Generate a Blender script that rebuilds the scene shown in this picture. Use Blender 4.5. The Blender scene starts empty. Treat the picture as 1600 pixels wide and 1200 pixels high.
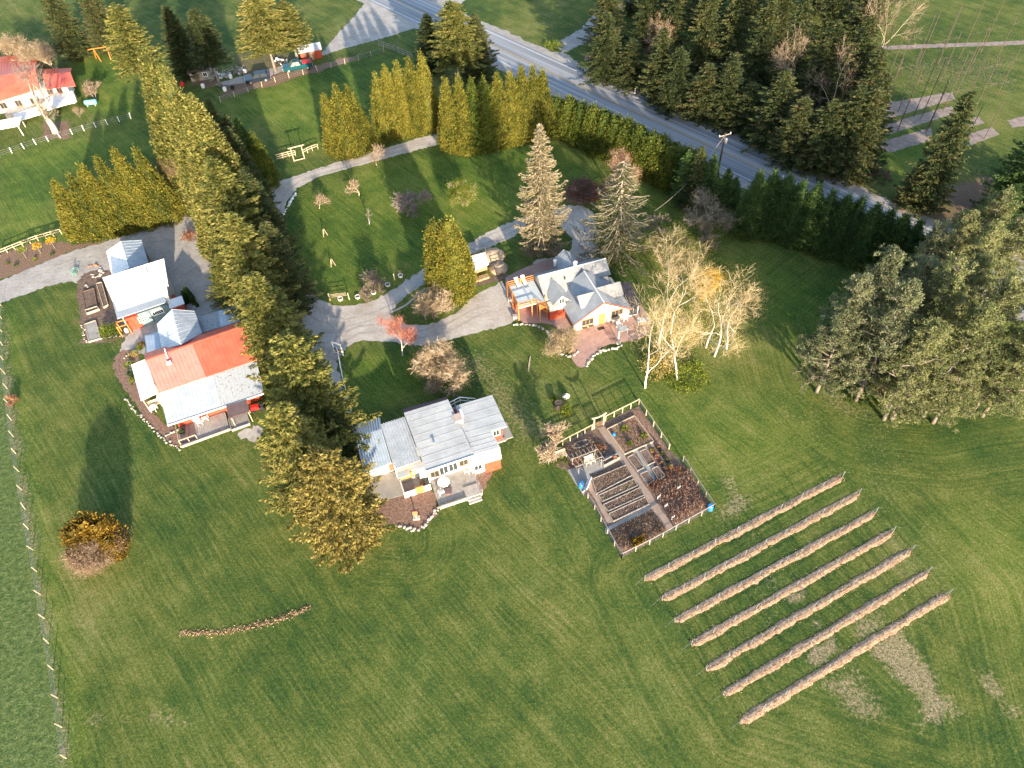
import bpy, math, random
import numpy as np
from math import sin, cos, pi, radians
random.seed(7); RNG = np.random.default_rng(11)
SC = bpy.context.scene; COL = SC.collection
# ------------------------------------------------------------------ camera
FPX, HCAM = 1150.0, 75.0                      # focal length in photo pixels, camera height in metres
_n = np.array([870-800, 1600-600, FPX], float); _n /= np.linalg.norm(_n)     # straight down, seen in camera axes
_z = np.array([0, 0, 1.]); _fw = _z-_n*(_z@_n); _fw /= np.linalg.norm(_fw)
_rt = np.cross(_n, _fw); _rt = _rt if _rt[0] > 0 else -_rt
def P(px, py, z=0.0):
    """the world point at height z that the photograph shows at pixel (px, py)"""
    d = np.array([px-800, py-600, FPX], float); t = (HCAM-z)/(d@_n)
    return np.array([(d@_rt)*t, (d@_fw)*t, z])
from mathutils import Matrix, Vector
cam = bpy.data.cameras.new('camera'); camo = bpy.data.objects.new('camera', cam); COL.objects.link(camo)
def _w(v): return (float(v@_rt), float(v@_fw), float(-(v@_n)))
cx, cy, cz = _w(np.array([1, 0, 0.])), _w(np.array([0, -1., 0])), _w(np.array([0, 0, -1.]))
camo.matrix_world = Matrix(((cx[0], cy[0], cz[0], 0), (cx[1], cy[1], cz[1], 0), (cx[2], cy[2], cz[2], HCAM), (0, 0, 0, 1)))
cam.sensor_width = 36; cam.lens = 36*FPX/1600; cam.clip_start = 1; cam.clip_end = 6000
SC.camera = camo
# ------------------------------------------------------------------ light
SUN_EL, SUN_AZ = radians(13.5), radians(165)      # azimuth clockwise from +Y
W = bpy.data.worlds.new('World'); SC.world = W; W.use_nodes = True
nt = W.node_tree; nt.nodes.clear()
sky = nt.nodes.new('ShaderNodeTexSky'); sky.sky_type = 'NISHITA'; sky.sun_disc = False
sky.sun_elevation = SUN_EL; sky.sun_rotation = SUN_AZ; sky.air_density = 1.0; sky.dust_density = 1.2; sky.ozone_density = 1.2
bg = nt.nodes.new('ShaderNodeBackground'); bg.inputs['Strength'].default_value = 0.15
wo = nt.nodes.new('ShaderNodeOutputWorld')
nt.links.new(sky.outputs[0], bg.inputs[0]); nt.links.new(bg.outputs[0], wo.inputs[0])
sl = bpy.data.lights.new('sun', 'SUN'); sl.energy = 4.5; sl.angle = radians(0.6); sl.color = (1.0, 0.83, 0.62)
so = bpy.data.objects.new('sun', sl); COL.objects.link(so)
sd = Vector((sin(SUN_AZ)*cos(SUN_EL), cos(SUN_AZ)*cos(SUN_EL), sin(SUN_EL)))     # towards the sun
so.rotation_euler = sd.to_track_quat('Z', 'Y').to_euler(); so.location = sd*200
SC.view_settings.view_transform = 'Standard'; SC.view_settings.look = 'None'
SC.view_settings.exposure = 1.78; SC.view_settings.gamma = 1
SC.cycles.max_bounces = 4; SC.cycles.diffuse_bounces = 2; SC.cycles.glossy_bounces = 2; SC.cycles.transparent_max_bounces = 4
# ------------------------------------------------------------------ materials
def nodes(name):
    m = bpy.data.materials.new(name); m.use_nodes = True; t = m.node_tree; t.nodes.clear()
    b = t.nodes.new('ShaderNodeBsdfPrincipled'); o = t.nodes.new('ShaderNodeOutputMaterial'); t.links.new(b.outputs[0], o.inputs[0])
    return m, t, b
def N(t, kind, **kw):
    n = t.nodes.new(kind)
    for k, v in kw.items():
        if k in n.inputs.keys(): n.inputs[k].default_value = v
        else: setattr(n, k, v)
    return n
def pos(t): return N(t, 'ShaderNodeNewGeometry').outputs['Position']
def noise(t, vec, scale, detail=3, rough=.55, dist=0, sc3=None):
    if sc3:
        mp = N(t, 'ShaderNodeMapping'); mp.inputs['Scale'].default_value = sc3; t.links.new(vec, mp.inputs[0]); vec = mp.outputs[0]
    n = N(t, 'ShaderNodeTexNoise'); n.inputs['Scale'].default_value = scale; n.inputs['Detail'].default_value = detail
    n.inputs['Roughness'].default_value = rough; n.inputs['Distortion'].default_value = dist
    t.links.new(vec, n.inputs['Vector']); return n.outputs['Fac']
def ramp(t, fac, stops):
    r = N(t, 'ShaderNodeValToRGB'); e = r.color_ramp.elements
    while len(e) < len(stops): e.new(0.5)
    for i, (p, c) in enumerate(stops): e[i].position = p; e[i].color = (c[0], c[1], c[2], 1) if hasattr(c, '__len__') else (c, c, c, 1)
    t.links.new(fac, r.inputs[0]); return r.outputs[0]
def math_(t, op, a, b=None, clamp=False):
    n = N(t, 'ShaderNodeMath', operation=op); n.use_clamp = clamp
    for i, x in enumerate((a, b)):
        if x is None: continue
        if isinstance(x, (int, float)): n.inputs[i].default_value = x
        else: t.links.new(x, n.inputs[i])
    return n.outputs[0]
def mix(t, fac, a, b, mode='MIX'):
    n = N(t, 'ShaderNodeMix', data_type='RGBA', blend_type=mode)
    for i, x in ((0, fac), (6, a), (7, b)):
        if isinstance(x, (int, float)): n.inputs[i].default_value = x
        elif isinstance(x, tuple): n.inputs[i].default_value = (x[0], x[1], x[2], 1)
        else: t.links.new(x, n.inputs[i])
    return n.outputs[2]
def attr(t, name): 
    a = N(t, 'ShaderNodeAttribute', attribute_name=name); return a
def bump(t, b, h, strength, dist=0.1):
    n = N(t, 'ShaderNodeBump'); n.inputs['Strength'].default_value = strength; n.inputs['Distance'].default_value = dist
    t.links.new(h, n.inputs['Height']); t.links.new(n.outputs[0], b.inputs['Normal'])
def MAT(name, cols, scale=2.0, rough=.8, metal=0.0, bmp=0.0, spec=.3, detail=4, sc3=None, var=0.0, obj=False):
    """procedural material: a ramp of colours over noise, fine value speckle, optional bump"""
    m, t, b = nodes(name)
    v = N(t, 'ShaderNodeTexCoord').outputs['Object'] if obj else pos(t)
    f = noise(t, v, scale, detail, sc3=sc3)
    k = len(cols); c = ramp(t, f, [(0.3+0.4*i/max(1, k-1), cols[i]) for i in range(k)]) if k > 1 else None
    f2 = noise(t, v, scale*7, 2)
    vv = ramp(t, f2, [(.3, 1-var), (.7, 1+0.0)]) if var else None
    if c is None:
        c = ramp(t, f, [(.3, tuple(x*.9 for x in cols[0])), (.7, cols[0])])
    if vv is not None: c = mix(t, 1.0, c, vv, 'MULTIPLY')
    t.links.new(c, b.inputs['Base Color']); b.inputs['Roughness'].default_value = rough; b.inputs['Metallic'].default_value = metal
    b.inputs['Specular IOR Level'].default_value = spec
    if bmp: bump(t, b, f2, bmp)
    return m
def FOL(name, dark, mid, light, rough=.7, alt=None):
    """foliage: colour by the spray's own random tint, clump-sized noise and a tree-to-tree shift"""
    m, t, b = nodes(name)
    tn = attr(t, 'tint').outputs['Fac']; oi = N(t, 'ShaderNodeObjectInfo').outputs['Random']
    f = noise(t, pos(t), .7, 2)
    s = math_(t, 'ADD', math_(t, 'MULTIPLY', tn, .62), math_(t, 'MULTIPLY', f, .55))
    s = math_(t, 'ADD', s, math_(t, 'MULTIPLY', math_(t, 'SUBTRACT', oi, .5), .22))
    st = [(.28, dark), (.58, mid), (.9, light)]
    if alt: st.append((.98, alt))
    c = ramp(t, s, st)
    t.links.new(c, b.inputs['Base Color']); b.inputs['Roughness'].default_value = rough; b.inputs['Specular IOR Level'].default_value = .15
    tr = N(t, 'ShaderNodeBsdfTranslucent'); t.links.new(c, tr.inputs[0]); ms = N(t, 'ShaderNodeMixShader'); ms.inputs[0].default_value = .32
    o = [n for n in t.nodes if n.type == 'OUTPUT_MATERIAL'][0]
    t.links.new(b.outputs[0], ms.inputs[1]); t.links.new(tr.outputs[0], ms.inputs[2]); t.links.new(ms.outputs[0], o.inputs[0])
    return m
# ------------------------------------------------------------------ meshes and objects
def mesh_np(name, V, F, tint=None, smooth=False):
    V = np.asarray(V, np.float32).reshape(-1, 3); F = np.asarray(F, np.int32); k = F.shape[1]
    me = bpy.data.meshes.new(name); me.vertices.add(len(V)); me.vertices.foreach_set('co', V.ravel())
    me.loops.add(F.size); me.loops.foreach_set('vertex_index', F.ravel())
    me.polygons.add(len(F)); me.polygons.foreach_set('loop_start', np.arange(0, F.size, k, dtype=np.int32))
    me.polygons.foreach_set('loop_total', np.full(len(F), k, np.int32))
    if smooth: me.polygons.foreach_set('use_smooth', np.ones(len(F), bool))
    if tint is not None:
        a = me.attributes.new('tint', 'FLOAT', 'POINT'); a.data.foreach_set('value', np.asarray(tint, np.float32))
    me.update(calc_edges=True); me.validate(); return me
def link(name, me, parent=None, mat=None, loc=None):
    o = bpy.data.objects.new(name, me); COL.objects.link(o)
    if mat and not me.materials: me.materials.append(mat)
    if parent: o.parent = parent
    if loc is not None: o.location = loc
    return o
def tag(o, label=None, cat=None, group=None, kind=None):
    if label: o['label'] = label
    if cat: o['category'] = cat
    if group: o['group'] = group
    if kind: o['kind'] = kind
    return o
def thing(name, label, cat, loc=(0, 0, 0), rz=0, group=None):
    o = bpy.data.objects.new(name, None); COL.objects.link(o); o.location = [float(x) for x in loc]; o.rotation_euler = (0, 0, rz)
    o.empty_display_size = .5
    return tag(o, label, cat, group)
def copy_tree(o, parent=None):
    c = o.copy(); COL.objects.link(c)
    if parent: c.parent = parent
    for ch in list(o.children): copy_tree(ch, c)
    return c
class MB:
    """collects simple solids into one mesh"""
    def __init__(s): s.v = []; s.f = []
    def add(s, vs, fs):
        k = len(s.v); s.v += [tuple(float(c) for c in p) for p in vs]; s.f += [tuple(i+k for i in f) for f in fs]; return s
    def box(s, x0, x1, y0, y1, z0, z1):
        return s.add([(x0, y0, z0), (x1, y0, z0), (x1, y1, z0), (x0, y1, z0), (x0, y0, z1), (x1, y0, z1), (x1, y1, z1), (x0, y1, z1)],
                     [(0, 3, 2, 1), (4, 5, 6, 7), (0, 1, 5, 4), (1, 2, 6, 5), (2, 3, 7, 6), (3, 0, 4, 7)])
    def bar(s, a, b, w, h=None, up=(0, 0, 1)):
        """a square bar from a to b"""
        a = Vector(a); b = Vector(b); d = (b-a); L = d.length
        if L < 1e-6: return s
        d.normalize(); u = Vector(up)
        if abs(d.dot(u)) > .98: u = Vector((0, 1, 0))
        sd_ = d.cross(u).normalized()*(w/2); uu = sd_.cross(d).normalized()*((h or w)/2)
        vs = [a-sd_-uu, a+sd_-uu, a+sd_+uu, a-sd_+uu, b-sd_-uu, b+sd_-uu, b+sd_+uu, b-sd_+uu]
        return s.add(vs, [(0, 1, 2, 3), (7, 6, 5, 4), (0, 4, 5, 1), (1, 5, 6, 2), (2, 6, 7, 3), (3, 7, 4, 0)])
    def tube(s, pts, rad, n=6, cap=True):
        k = len(s.v); m = len(pts)
        for i, p in enumerate(pts):
            p = Vector(p); d = Vector(pts[min(i+1, m-1)])-Vector(pts[max(i-1, 0)]); d.normalize()
            a = d.orthogonal().normalized() if abs(d.z) < .95 else Vector((1, 0, 0)).cross(d).normalized()
            if abs(d.z) < .95: a = Vector((0, 0, 1)).cross(d).normalized()
            b = d.cross(a); r = rad[i] if hasattr(rad, '__len__') else rad
            for j in range(n):
                t = 2*pi*j/n; s.v.append(tuple(p+a*(cos(t)*r)+b*(sin(t)*r)))
        for i in range(m-1):
            for j in range(n):
                j2 = (j+1) % n; s.f.append((k+i*n+j, k+i*n+j2, k+(i+1)*n+j2, k+(i+1)*n+j))
        if cap:
            s.f.append(tuple(k+j for j in range(n))[::-1]); s.f.append(tuple(k+(m-1)*n+j for j in range(n)))
        return s
    def lathe(s, prof, c=(0, 0, 0), n=12):
        k = len(s.v); m = len(prof)
        for r, z in prof:
            for j in range(n):
                t = 2*pi*j/n; s.v.append((c[0]+r*cos(t), c[1]+r*sin(t), c[2]+z))
        for i in range(m-1):
            for j in range(n):
                j2 = (j+1) % n; s.f.append((k+i*n+j, k+i*n+j2, k+(i+1)*n+j2, k+(i+1)*n+j))
        s.f.append(tuple(k+j for j in range(n))[::-1]); s.f.append(tuple(k+(m-1)*n+j for j in range(n))); return s
    def prism(s, poly, z0, z1):
        """vertical prism over a counter-clockwise outline; z0, z1 numbers or per-corner lists"""
        n = len(poly); zz0 = z0 if hasattr(z0, '__len__') else [z0]*n; zz1 = z1 if hasattr(z1, '__len__') else [z1]*n
        vs = [(p[0], p[1], a) for p, a in zip(poly, zz0)]+[(p[0], p[1], a) for p, a in zip(poly, zz1)]
        fs = [tuple(range(n))[::-1], tuple(range(n, 2*n))]+[(i, (i+1) % n, n+(i+1) % n, n+i) for i in range(n)]
        return s.add(vs, fs)
    def slab(s, pts, th):
        """a plate under the polygon pts (3-D corners)"""
        n = len(pts); lo = [(p[0], p[1], p[2]-th) for p in pts]
        return s.add(list(pts)+lo, [tuple(range(n)), tuple(range(n, 2*n))[::-1]]+[(i, n+i, n+(i+1) % n, (i+1) % n) for i in range(n)])
    def build(s, name, mat, parent=None, smooth=False, loc=None):
        me = bpy.data.meshes.new(name); me.from_pydata(s.v, [], s.f); me.validate()
        if smooth: me.polygons.foreach_set('use_smooth', [True]*len(me.polygons))
        me.materials.append(mat); me.update()
        return link(name, me, parent, loc=loc)
def ragged(px, step=.6, j=.12, z=0.0, closed=True, seed=1, raw=False):
    """outline given in photo pixels (on the ground) -> world outline with an uneven edge"""
    r = random.Random(seed); w = [tuple(p) if raw else tuple(P(p[0], p[1])[:2]) for p in px]; out = []
    for i in range(len(w)):
        a, b = w[i], w[(i+1) % len(w)]; L = math.hypot(b[0]-a[0], b[1]-a[1]); n = max(1, int(L/step))
        for q in range(n):
            t = q/n; out.append((a[0]+(b[0]-a[0])*t+r.gauss(0, j), a[1]+(b[1]-a[1])*t+r.gauss(0, j)))
    return out
def smooth_px(px, k=2):
    """Chaikin rounding of a closed outline"""
    for _ in range(k):
        q = []
        for i in range(len(px)):
            a, b = px[i], px[(i+1) % len(px)]
            q += [(a[0]*.75+b[0]*.25, a[1]*.75+b[1]*.25), (a[0]*.25+b[0]*.75, a[1]*.25+b[1]*.75)]
        px = q
    return px
from mathutils.geometry import tessellate_polygon
def sheet(name, outline, z, mat, parent=None, th=0.0):
    v = [Vector((p[0], p[1], z)) for p in outline]; tris = tessellate_polygon([v])
    vs = [tuple(p) for p in v]; fs = []
    for t in tris:
        a, b, c = (v[i] for i in t)
        fs.append(tuple(t) if (b-a).cross(c-a).z > 0 else tuple(reversed(t)))
    if th:
        n = len(vs); vs += [(p[0], p[1], z-th) for p in outline]; fs += [(i, (i+1) % n, n+(i+1) % n, n+i) for i in range(n)]
    me = bpy.data.meshes.new(name); me.from_pydata(vs, [], fs); me.materials.append(mat); me.validate(); me.update()
    return link(name, me, parent)
def struct(o): o['kind'] = 'structure'; return o
def inpoly(X, Y, poly):
    """vectorised point-in-polygon"""
    ins = np.zeros(X.shape, bool); n = len(poly)
    for i in range(n):
        x0, y0 = poly[i]; x1, y1 = poly[(i+1) % n]
        if y0 == y1: continue
        c = ((y0 > Y) != (y1 > Y)) & (X < (x1-x0)*(Y-y0)/(y1-y0)+x0); ins ^= c
    return ins
def segdist(X, Y, poly, closed=True):
    d = np.full(X.shape, 1e9); n = len(poly)
    for i in range(n if closed else n-1):
        x0, y0 = poly[i]; x1, y1 = poly[(i+1) % n]; dx, dy = x1-x0, y1-y0; L = dx*dx+dy*dy+1e-9
        t = np.clip(((X-x0)*dx+(Y-y0)*dy)/L, 0, 1); d = np.minimum(d, np.hypot(X-x0-t*dx, Y-y0-t*dy))
    return d
def W2(px): return [tuple(P(a, b)[:2]) for a, b in px]
# ================================================================== THE SETTING
def grid_axis(lo, hi, step):
    mid = np.arange(lo, hi+1e-6, step); ext = np.array([8, 20, 45, 100, 250, 600, 1500, 3000.])
    return np.concatenate([(lo-ext)[::-1], mid, hi+ext])
xs = grid_axis(-135, 135, .42); ys = grid_axis(5, 225, .42)
GX, GY = np.meshgrid(xs, ys)
# smooth value noise in numpy, for soft variation of the ground masks
def vnoise(X, Y, s, seed):
    r = np.random.default_rng(seed); g = r.random((256, 256)); x = X/s+1000; y = Y/s+1000
    xi = np.floor(x).astype(int); yi = np.floor(y).astype(int); fx = x-xi; fy = y-yi; fx = fx*fx*(3-2*fx); fy = fy*fy*(3-2*fy)
    a = g[yi % 256, xi % 256]; b = g[yi % 256, (xi+1) % 256]; c = g[(yi+1) % 256, xi % 256]; d = g[(yi+1) % 256, (xi+1) % 256]
    return (a*(1-fx)+b*fx)*(1-fy)+(c*(1-fx)+d*fx)*fy
N1 = vnoise(GX, GY, 2.2, 1)-.5; N2 = vnoise(GX, GY, .9, 2)-.5; N3 = vnoise(GX, GY, 9, 3)-.5
def patch(px, soft=1.0, wob=1.0):
    """soft mask of an area outlined in photo pixels"""
    p = W2(px); d = segdist(GX, GY, p); d = np.where(inpoly(GX, GY, p), d, -d)
    return np.clip((d+(N1*1.6+N2*.8)*wob)/soft*.5+.5, 0, 1)
def stroke(px, w, soft=.6, wob=.5):
    d = w-segdist(GX, GY, W2(px), False); return np.clip((d+(N1+N2)*wob)/soft*.5+.5, 0, 1)
dry = np.zeros_like(GX); dirt = np.zeros_like(GX); lush = np.zeros_like(GX); rough = np.zeros_like(GX)
def put(arr, m, k): np.maximum(arr, m*k, out=arr)
# worn and thin turf, bare soil, moss, as the photograph lays them
for px, k, s in [([(700,560),(760,548),(800,600),(830,650),(870,660),(890,690),(840,690),(800,700),(775,640),(740,600)], .75, 3),
                 ([(1130,735),(1148,735),(1156,765),(1182,775),(1180,800),(1130,825),(1120,800),(1140,780)], .8, 1.2),
                 ([(1095,690),(1125,700),(1122,710),(1098,702)], .6, 1), ([(1100,720),(1130,760),(1120,800),(1095,770)], .35, 1.5),
                 ([(1362,1010),(1405,988),(1440,1020),(1470,1070),(1500,1085),(1535,1133),(1440,1133),(1430,1090),(1390,1060)], .95, 1.0),
                 ([(1280,1065),(1335,1040),(1360,1080),(1395,1133),(1340,1133),(1300,1100)], .8, 1.2),
                 ([(1522,1045),(1548,1050),(1575,1080),(1568,1098),(1535,1075)], .8, 1), ([(1560,1095),(1595,1105),(1590,1130),(1560,1120)], .7, 1),
                 ([(1226,930),(1262,920),(1266,940),(1232,948)], .95, .6), ([(1250,970),(1280,962),(1284,985),(1256,998)], .95, .6),
                 ([(1252,1020),(1300,1000),(1310,1018),(1262,1045)], .95, .6), ([(1340,965),(1380,955),(1372,980),(1345,990)], .8, .8),
                 ([(1203,955),(1218,950),(1220,968),(1205,968)], .7, .7), ([(1150,830),(1205,818),(1208,828),(1150,850)], .6, 1), ([(1190,858),(1228,850),(1230,866),(1195,872)], .6, 1), ([(1160,920),(1240,885),(1245,905),(1170,940)], .55, 1.5), ([(1200,600),(1260,640),(1240,700),(1200,650)], .4, 2), ([(1105,840),(1145,822),(1150,836),(1110,850)], .5, 1), ([(1455,905),(1485,925),(1440,985),(1395,960)], .4, 1.5),
                 ([(1425,640),(1310,620),(1330,770),(1490,925),(1480,900),(1420,820)], .35, 3),
                 ([(1010,900),(1000,912),(1150,1130),(1170,1130)], .3, 2),
                 ([(1200,600),(1300,590),(1330,650),(1290,720),(1230,700)], .35, 4), ([(1270,590),(1340,625),(1420,640),(1360,670),(1290,640)], .6, 2),
                 ([(690,930),(770,920),(760,980),(700,1000)], .3, 3), ([(600,860),(650,860),(630,900)], .45, 2),
                 ([(20,600),(35,600),(60,700),(90,900),(70,900)], .4, 1.5), ([(135,1120),(190,1115),(270,1112),(290,1133),(135,1133)], .75, 1.2),
                 ([(490,275),(560,262),(575,330),(540,330),(500,300)], .35, 3), ([(430,330),(470,300),(500,340),(440,380)], .25, 3),
                 ([(900,320),(1000,300),(1020,330),(980,350)], .5, 2),
                 ([(1380,95),(1500,80),(1600,75),(1600,140),(1500,145),(1400,130)], .5, 4),
                 ([(935,110),(1050,150),(1180,200),(1310,270),(1420,325),(1500,355),(1500,372),(1380,320),(1250,258),(1080,180)], .8, 1.2),
                 ([(400,170),(450,160),(480,200),(420,230)], .3, 3), ([(150,390),(95,375),(20,400),(0,440),(60,420)], .3, 2)]:
    put(dry, patch(px, s), k)
for px, k, s in [([(350,125),(400,122),(560,85),(555,95),(420,135),(345,152)], .9, .8),
                 ([(0,392),(60,380),(115,378),(112,392),(60,410),(0,436)], .95, .8), ([(95,382),(180,372),(290,338),(295,348),(200,372),(120,392)], .9, .8),
                 ([(66,190),(105,190),(112,215),(70,215)], .9, .8), ([(115,425),(135,430),(140,530),(200,525),(195,540),(125,540)], .7, .8),
                 ([(960,130),(1060,165),(1190,215),(1290,262),(1300,255),(1200,200),(1050,130),(960,100)], .75, 1.5),
                 ([(1380,300),(1500,320),(1520,400),(1460,370)], .6, 2), ([(1460,290),(1560,270),(1560,360),(1490,350)], .8, 2),
                 ([(1060,300),(1130,320),(1160,350),(1100,352),(1070,325)], .9, 1.0), ([(260,67),(330,75),(345,140),(290,130)], .8, 2),
                 ([(355,80),(480,80),(470,118),(370,130)], .5, 2), ([(150,67),(200,67),(200,130),(150,110)], .3, 2),
                 ([(820,385),(880,385),(880,402),(825,402)], .7, 1), ([(880,290),(930,285),(930,318),(885,318)], .8, .8)]:
    put(dirt, patch(px, s), k)
for px, k, s in [([(444,330),(480,290),(560,262),(680,235),(870,225),(960,280),(940,320),(880,320),(800,345),(720,385),(650,420),(600,460),(520,470),(470,430)], .7, 3),
                 ([(340,165),(470,120),(640,80),(570,215),(480,235),(430,200),(380,180)], .9, 3),
                 ([(0,245),(215,195),(260,240),(100,270),(80,300),(95,385),(0,395)], .8, 3), ([(545,560),(700,545),(680,620),(555,650)], .8, 2),
                 ([(1020,310),(1120,360),(1300,450),(1250,560),(1180,500),(1020,400)], .7, 4), ([(640,400),(780,370),(790,430),(680,500),(640,470)], .8, 1),
                 ([(110,60),(215,60),(215,190),(120,170)], .9, 3), ([(1370,180),(1460,230),(1400,290),(1350,260)], .9, 1),
                 ([(1520,820),(1600,830),(1600,980),(1550,950)], .8, 6), ([(1000,620),(1250,640),(1300,740),(1100,780)], .5, 6)]:  # first outline: a soft-edged greener area near the right side
    put(lush, patch(px, s), k)
LF = [(-30,480),(2,480),(12,610),(60,900),(98,1135),(110,1250),(-200,1250),(-200,480)]
put(rough, patch(LF, 1.2, .9), 1.0); put(dry, stroke([(4,478),(14,610),(37,770),(56,870),(68,945),(98,1130),(106,1190)], .45, .8, .8), .8); put(lush, stroke([(10,478),(22,610),(45,770),(65,870),(78,945),(108,1130),(116,1190)], .8, 1.5, .8), .8)
for k in range(9):
    put(dry, stroke([(1375, 75+k*13), (1480, 48+k*14), (1620, 14+k*15)], .55, 1.0, .9), .75 if k % 2 else .55)
# mowing passes: straight in the open, bending round the beds, trees and rows
A1 = radians(-52); across = GX*(-sin(A1))+GY*cos(A1); along = GX*cos(A1)+GY*sin(A1)
def rings(px, reach):
    p = W2(px); d = segdist(GX, GY, p); return d, np.clip((reach-d)/(reach*.35), 0, 1)
obst = [([(1270,500),(1300,590),(1350,640),(1440,650),(1600,620),(1600,400),(1400,380)], 17), ([(1500,925),(1330,735),(1000,905),(1150,1150),(1600,1300)], 9),
        ([(600,850),(640,850),(640,835),(610,835)], 8), ([(860,700),(1000,625),(1120,795),(970,880)], 7)]
across = across+1.2*(vnoise(GX, GY, 14, 21)-.5)+.5*(vnoise(GX, GY, 5, 22)-.5)
mu, mv, mw = across.copy(), along.copy(), np.zeros_like(GX)
phase2 = np.zeros_like(GX)
for px, r in obst:
    d, w = rings(px, r); d = d+1.0*(vnoise(GX, GY, 11, 23)-.5); w = w*(.55+.4*vnoise(GX, GY, 13, 24)); s = w > mw; phase2 = np.where(s, d+37*len(px), phase2); mw = np.maximum(mw, w)
nx_, ny_ = len(xs), len(ys)
V = np.stack([GX, GY, np.zeros_like(GX)], -1).reshape(-1, 3)
idx = np.arange(nx_*ny_).reshape(ny_, nx_)
F = np.stack([idx[:-1, :-1], idx[:-1, 1:], idx[1:, 1:], idx[1:, :-1]], -1).reshape(-1, 4)
gme = mesh_np('ground', V, F)
for nm, a in (('dry', dry), ('dirt', dirt), ('lush', lush), ('rough', rough), ('mowa', mu), ('mowb', mv), ('mowc', phase2), ('moww', mw)):
    at = gme.attributes.new(nm, 'FLOAT', 'POINT'); at.data.foreach_set('value', a.astype(np.float32).ravel())
def ground_mat():
    m, t, b = nodes('turf'); p = pos(t); A = lambda n: attr(t, n).outputs['Fac']
    def cxyz(x, y):
        c = N(t, 'ShaderNodeCombineXYZ'); t.links.new(x, c.inputs[0]); t.links.new(y, c.inputs[1]); return c.outputs[0]
    big = noise(t, p, .045, 3); mid = noise(t, p, .35, 4, .6); fine = noise(t, p, 2.6, 4, .7); xf = noise(t, p, 5.5, 5, .9)
    st1 = noise(t, cxyz(A('mowa'), A('mowb')), 1.0, 4, .75, sc3=(3.2, .10, 1)); st2 = noise(t, cxyz(A('mowc'), math_(t, 'MULTIPLY', mid, 2.0)), 1.0, 3, .7, sc3=(2.6, .35, 1))
    st3 = noise(t, cxyz(A('mowa'), A('mowb')), 1.0, 2, .5, sc3=(.62, .03, 1))
    st = math_(t, 'ADD', math_(t, 'MULTIPLY', st1, math_(t, 'SUBTRACT', 1, A('moww'))), math_(t, 'MULTIPLY', st2, A('moww')))
    v = math_(t, 'ADD', math_(t, 'MULTIPLY', big, .54), math_(t, 'MULTIPLY', mid, .36))
    v = math_(t, 'ADD', v, math_(t, 'MULTIPLY', st, .56)); v = math_(t, 'ADD', v, math_(t, 'MULTIPLY', st3, .14))
    v = math_(t, 'ADD', v, math_(t, 'MULTIPLY', fine, .46)); v = math_(t, 'SUBTRACT', v, .515)
    c = ramp(t, v, [(.34, (.026, .056, .014)), (.44, (.050, .080, .017)), (.52, (.080, .103, .022)), (.60, (.118, .130, .032)), (.72, (.185, .170, .065))])
    cl = ramp(t, v, [(.36, (.036, .076, .013)), (.46, (.066, .112, .017)), (.56, (.108, .148, .023)), (.70, (.185, .195, .045))])
    hv = noise(t, p, .13, 4, .6); c = mix(t, math_(t, 'MULTIPLY', math_(t, 'SUBTRACT', hv, .42), 2.2, True), c, mix(t, 1.0, c, (.80, .97, 1.0), 'MULTIPLY')); c = mix(t, A('lush'), c, cl)
    rf = noise(t, p, 1.7, 4, .75); rr = ramp(t, rf, [(.3, (.032, .066, .018)), (.5, (.078, .114, .034)), (.72, (.16, .185, .068))])
    c = mix(t, A('rough'), c, rr)
    dm = math_(t, 'MULTIPLY', math_(t, 'SUBTRACT', math_(t, 'ADD', A('dry'), math_(t, 'MULTIPLY', math_(t, 'SUBTRACT', fine, .5), 2.4)), .45), 1.7, True)
    dc = ramp(t, xf, [(.3, (.12, .088, .048)), (.5, (.27, .205, .125)), (.72, (.41, .33, .225))])
    c = mix(t, math_(t, 'MULTIPLY', dm, .82), c, dc)
    sm = math_(t, 'MULTIPLY', math_(t, 'SUBTRACT', math_(t, 'ADD', A('dirt'), math_(t, 'MULTIPLY', math_(t, 'SUBTRACT', fine, .5), 1.1)), .38), 4, True)
    sc_ = ramp(t, xf, [(.3, (.085, .05, .033)), (.5, (.17, .11, .075)), (.72, (.29, .20, .14))])
    c = mix(t, sm, c, sc_)
    c = mix(t, .9, c, ramp(t, xf, [(.36, .42), (.5, 1.0), (.64, 1.95)]), 'MULTIPLY'); wd = noise(t, p, 3.1, 2, .5); c = mix(t, math_(t, 'MULTIPLY', math_(t, 'SUBTRACT', wd, .68), 7, True), c, (.17, .20, .045)); bs_ = noise(t, p, .9, 5, .8); c = mix(t, math_(t, 'MULTIPLY', math_(t, 'SUBTRACT', bs_, .645), 5, True), c, (.20, .135, .085))
    t.links.new(c, b.inputs['Base Color']); b.inputs['Roughness'].default_value = .9; b.inputs['Specular IOR Level'].default_value = .12
    h = math_(t, 'ADD', math_(t, 'MULTIPLY', xf, .35), math_(t, 'MULTIPLY', fine, .9)); h = math_(t, 'ADD', h, math_(t, 'MULTIPLY', math_(t, 'MULTIPLY', rf, A('rough')), 3.0))
    bump(t, b, h, .30, .12)
    return m
gme.materials.append(ground_mat())
struct(link('ground', gme))
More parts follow.
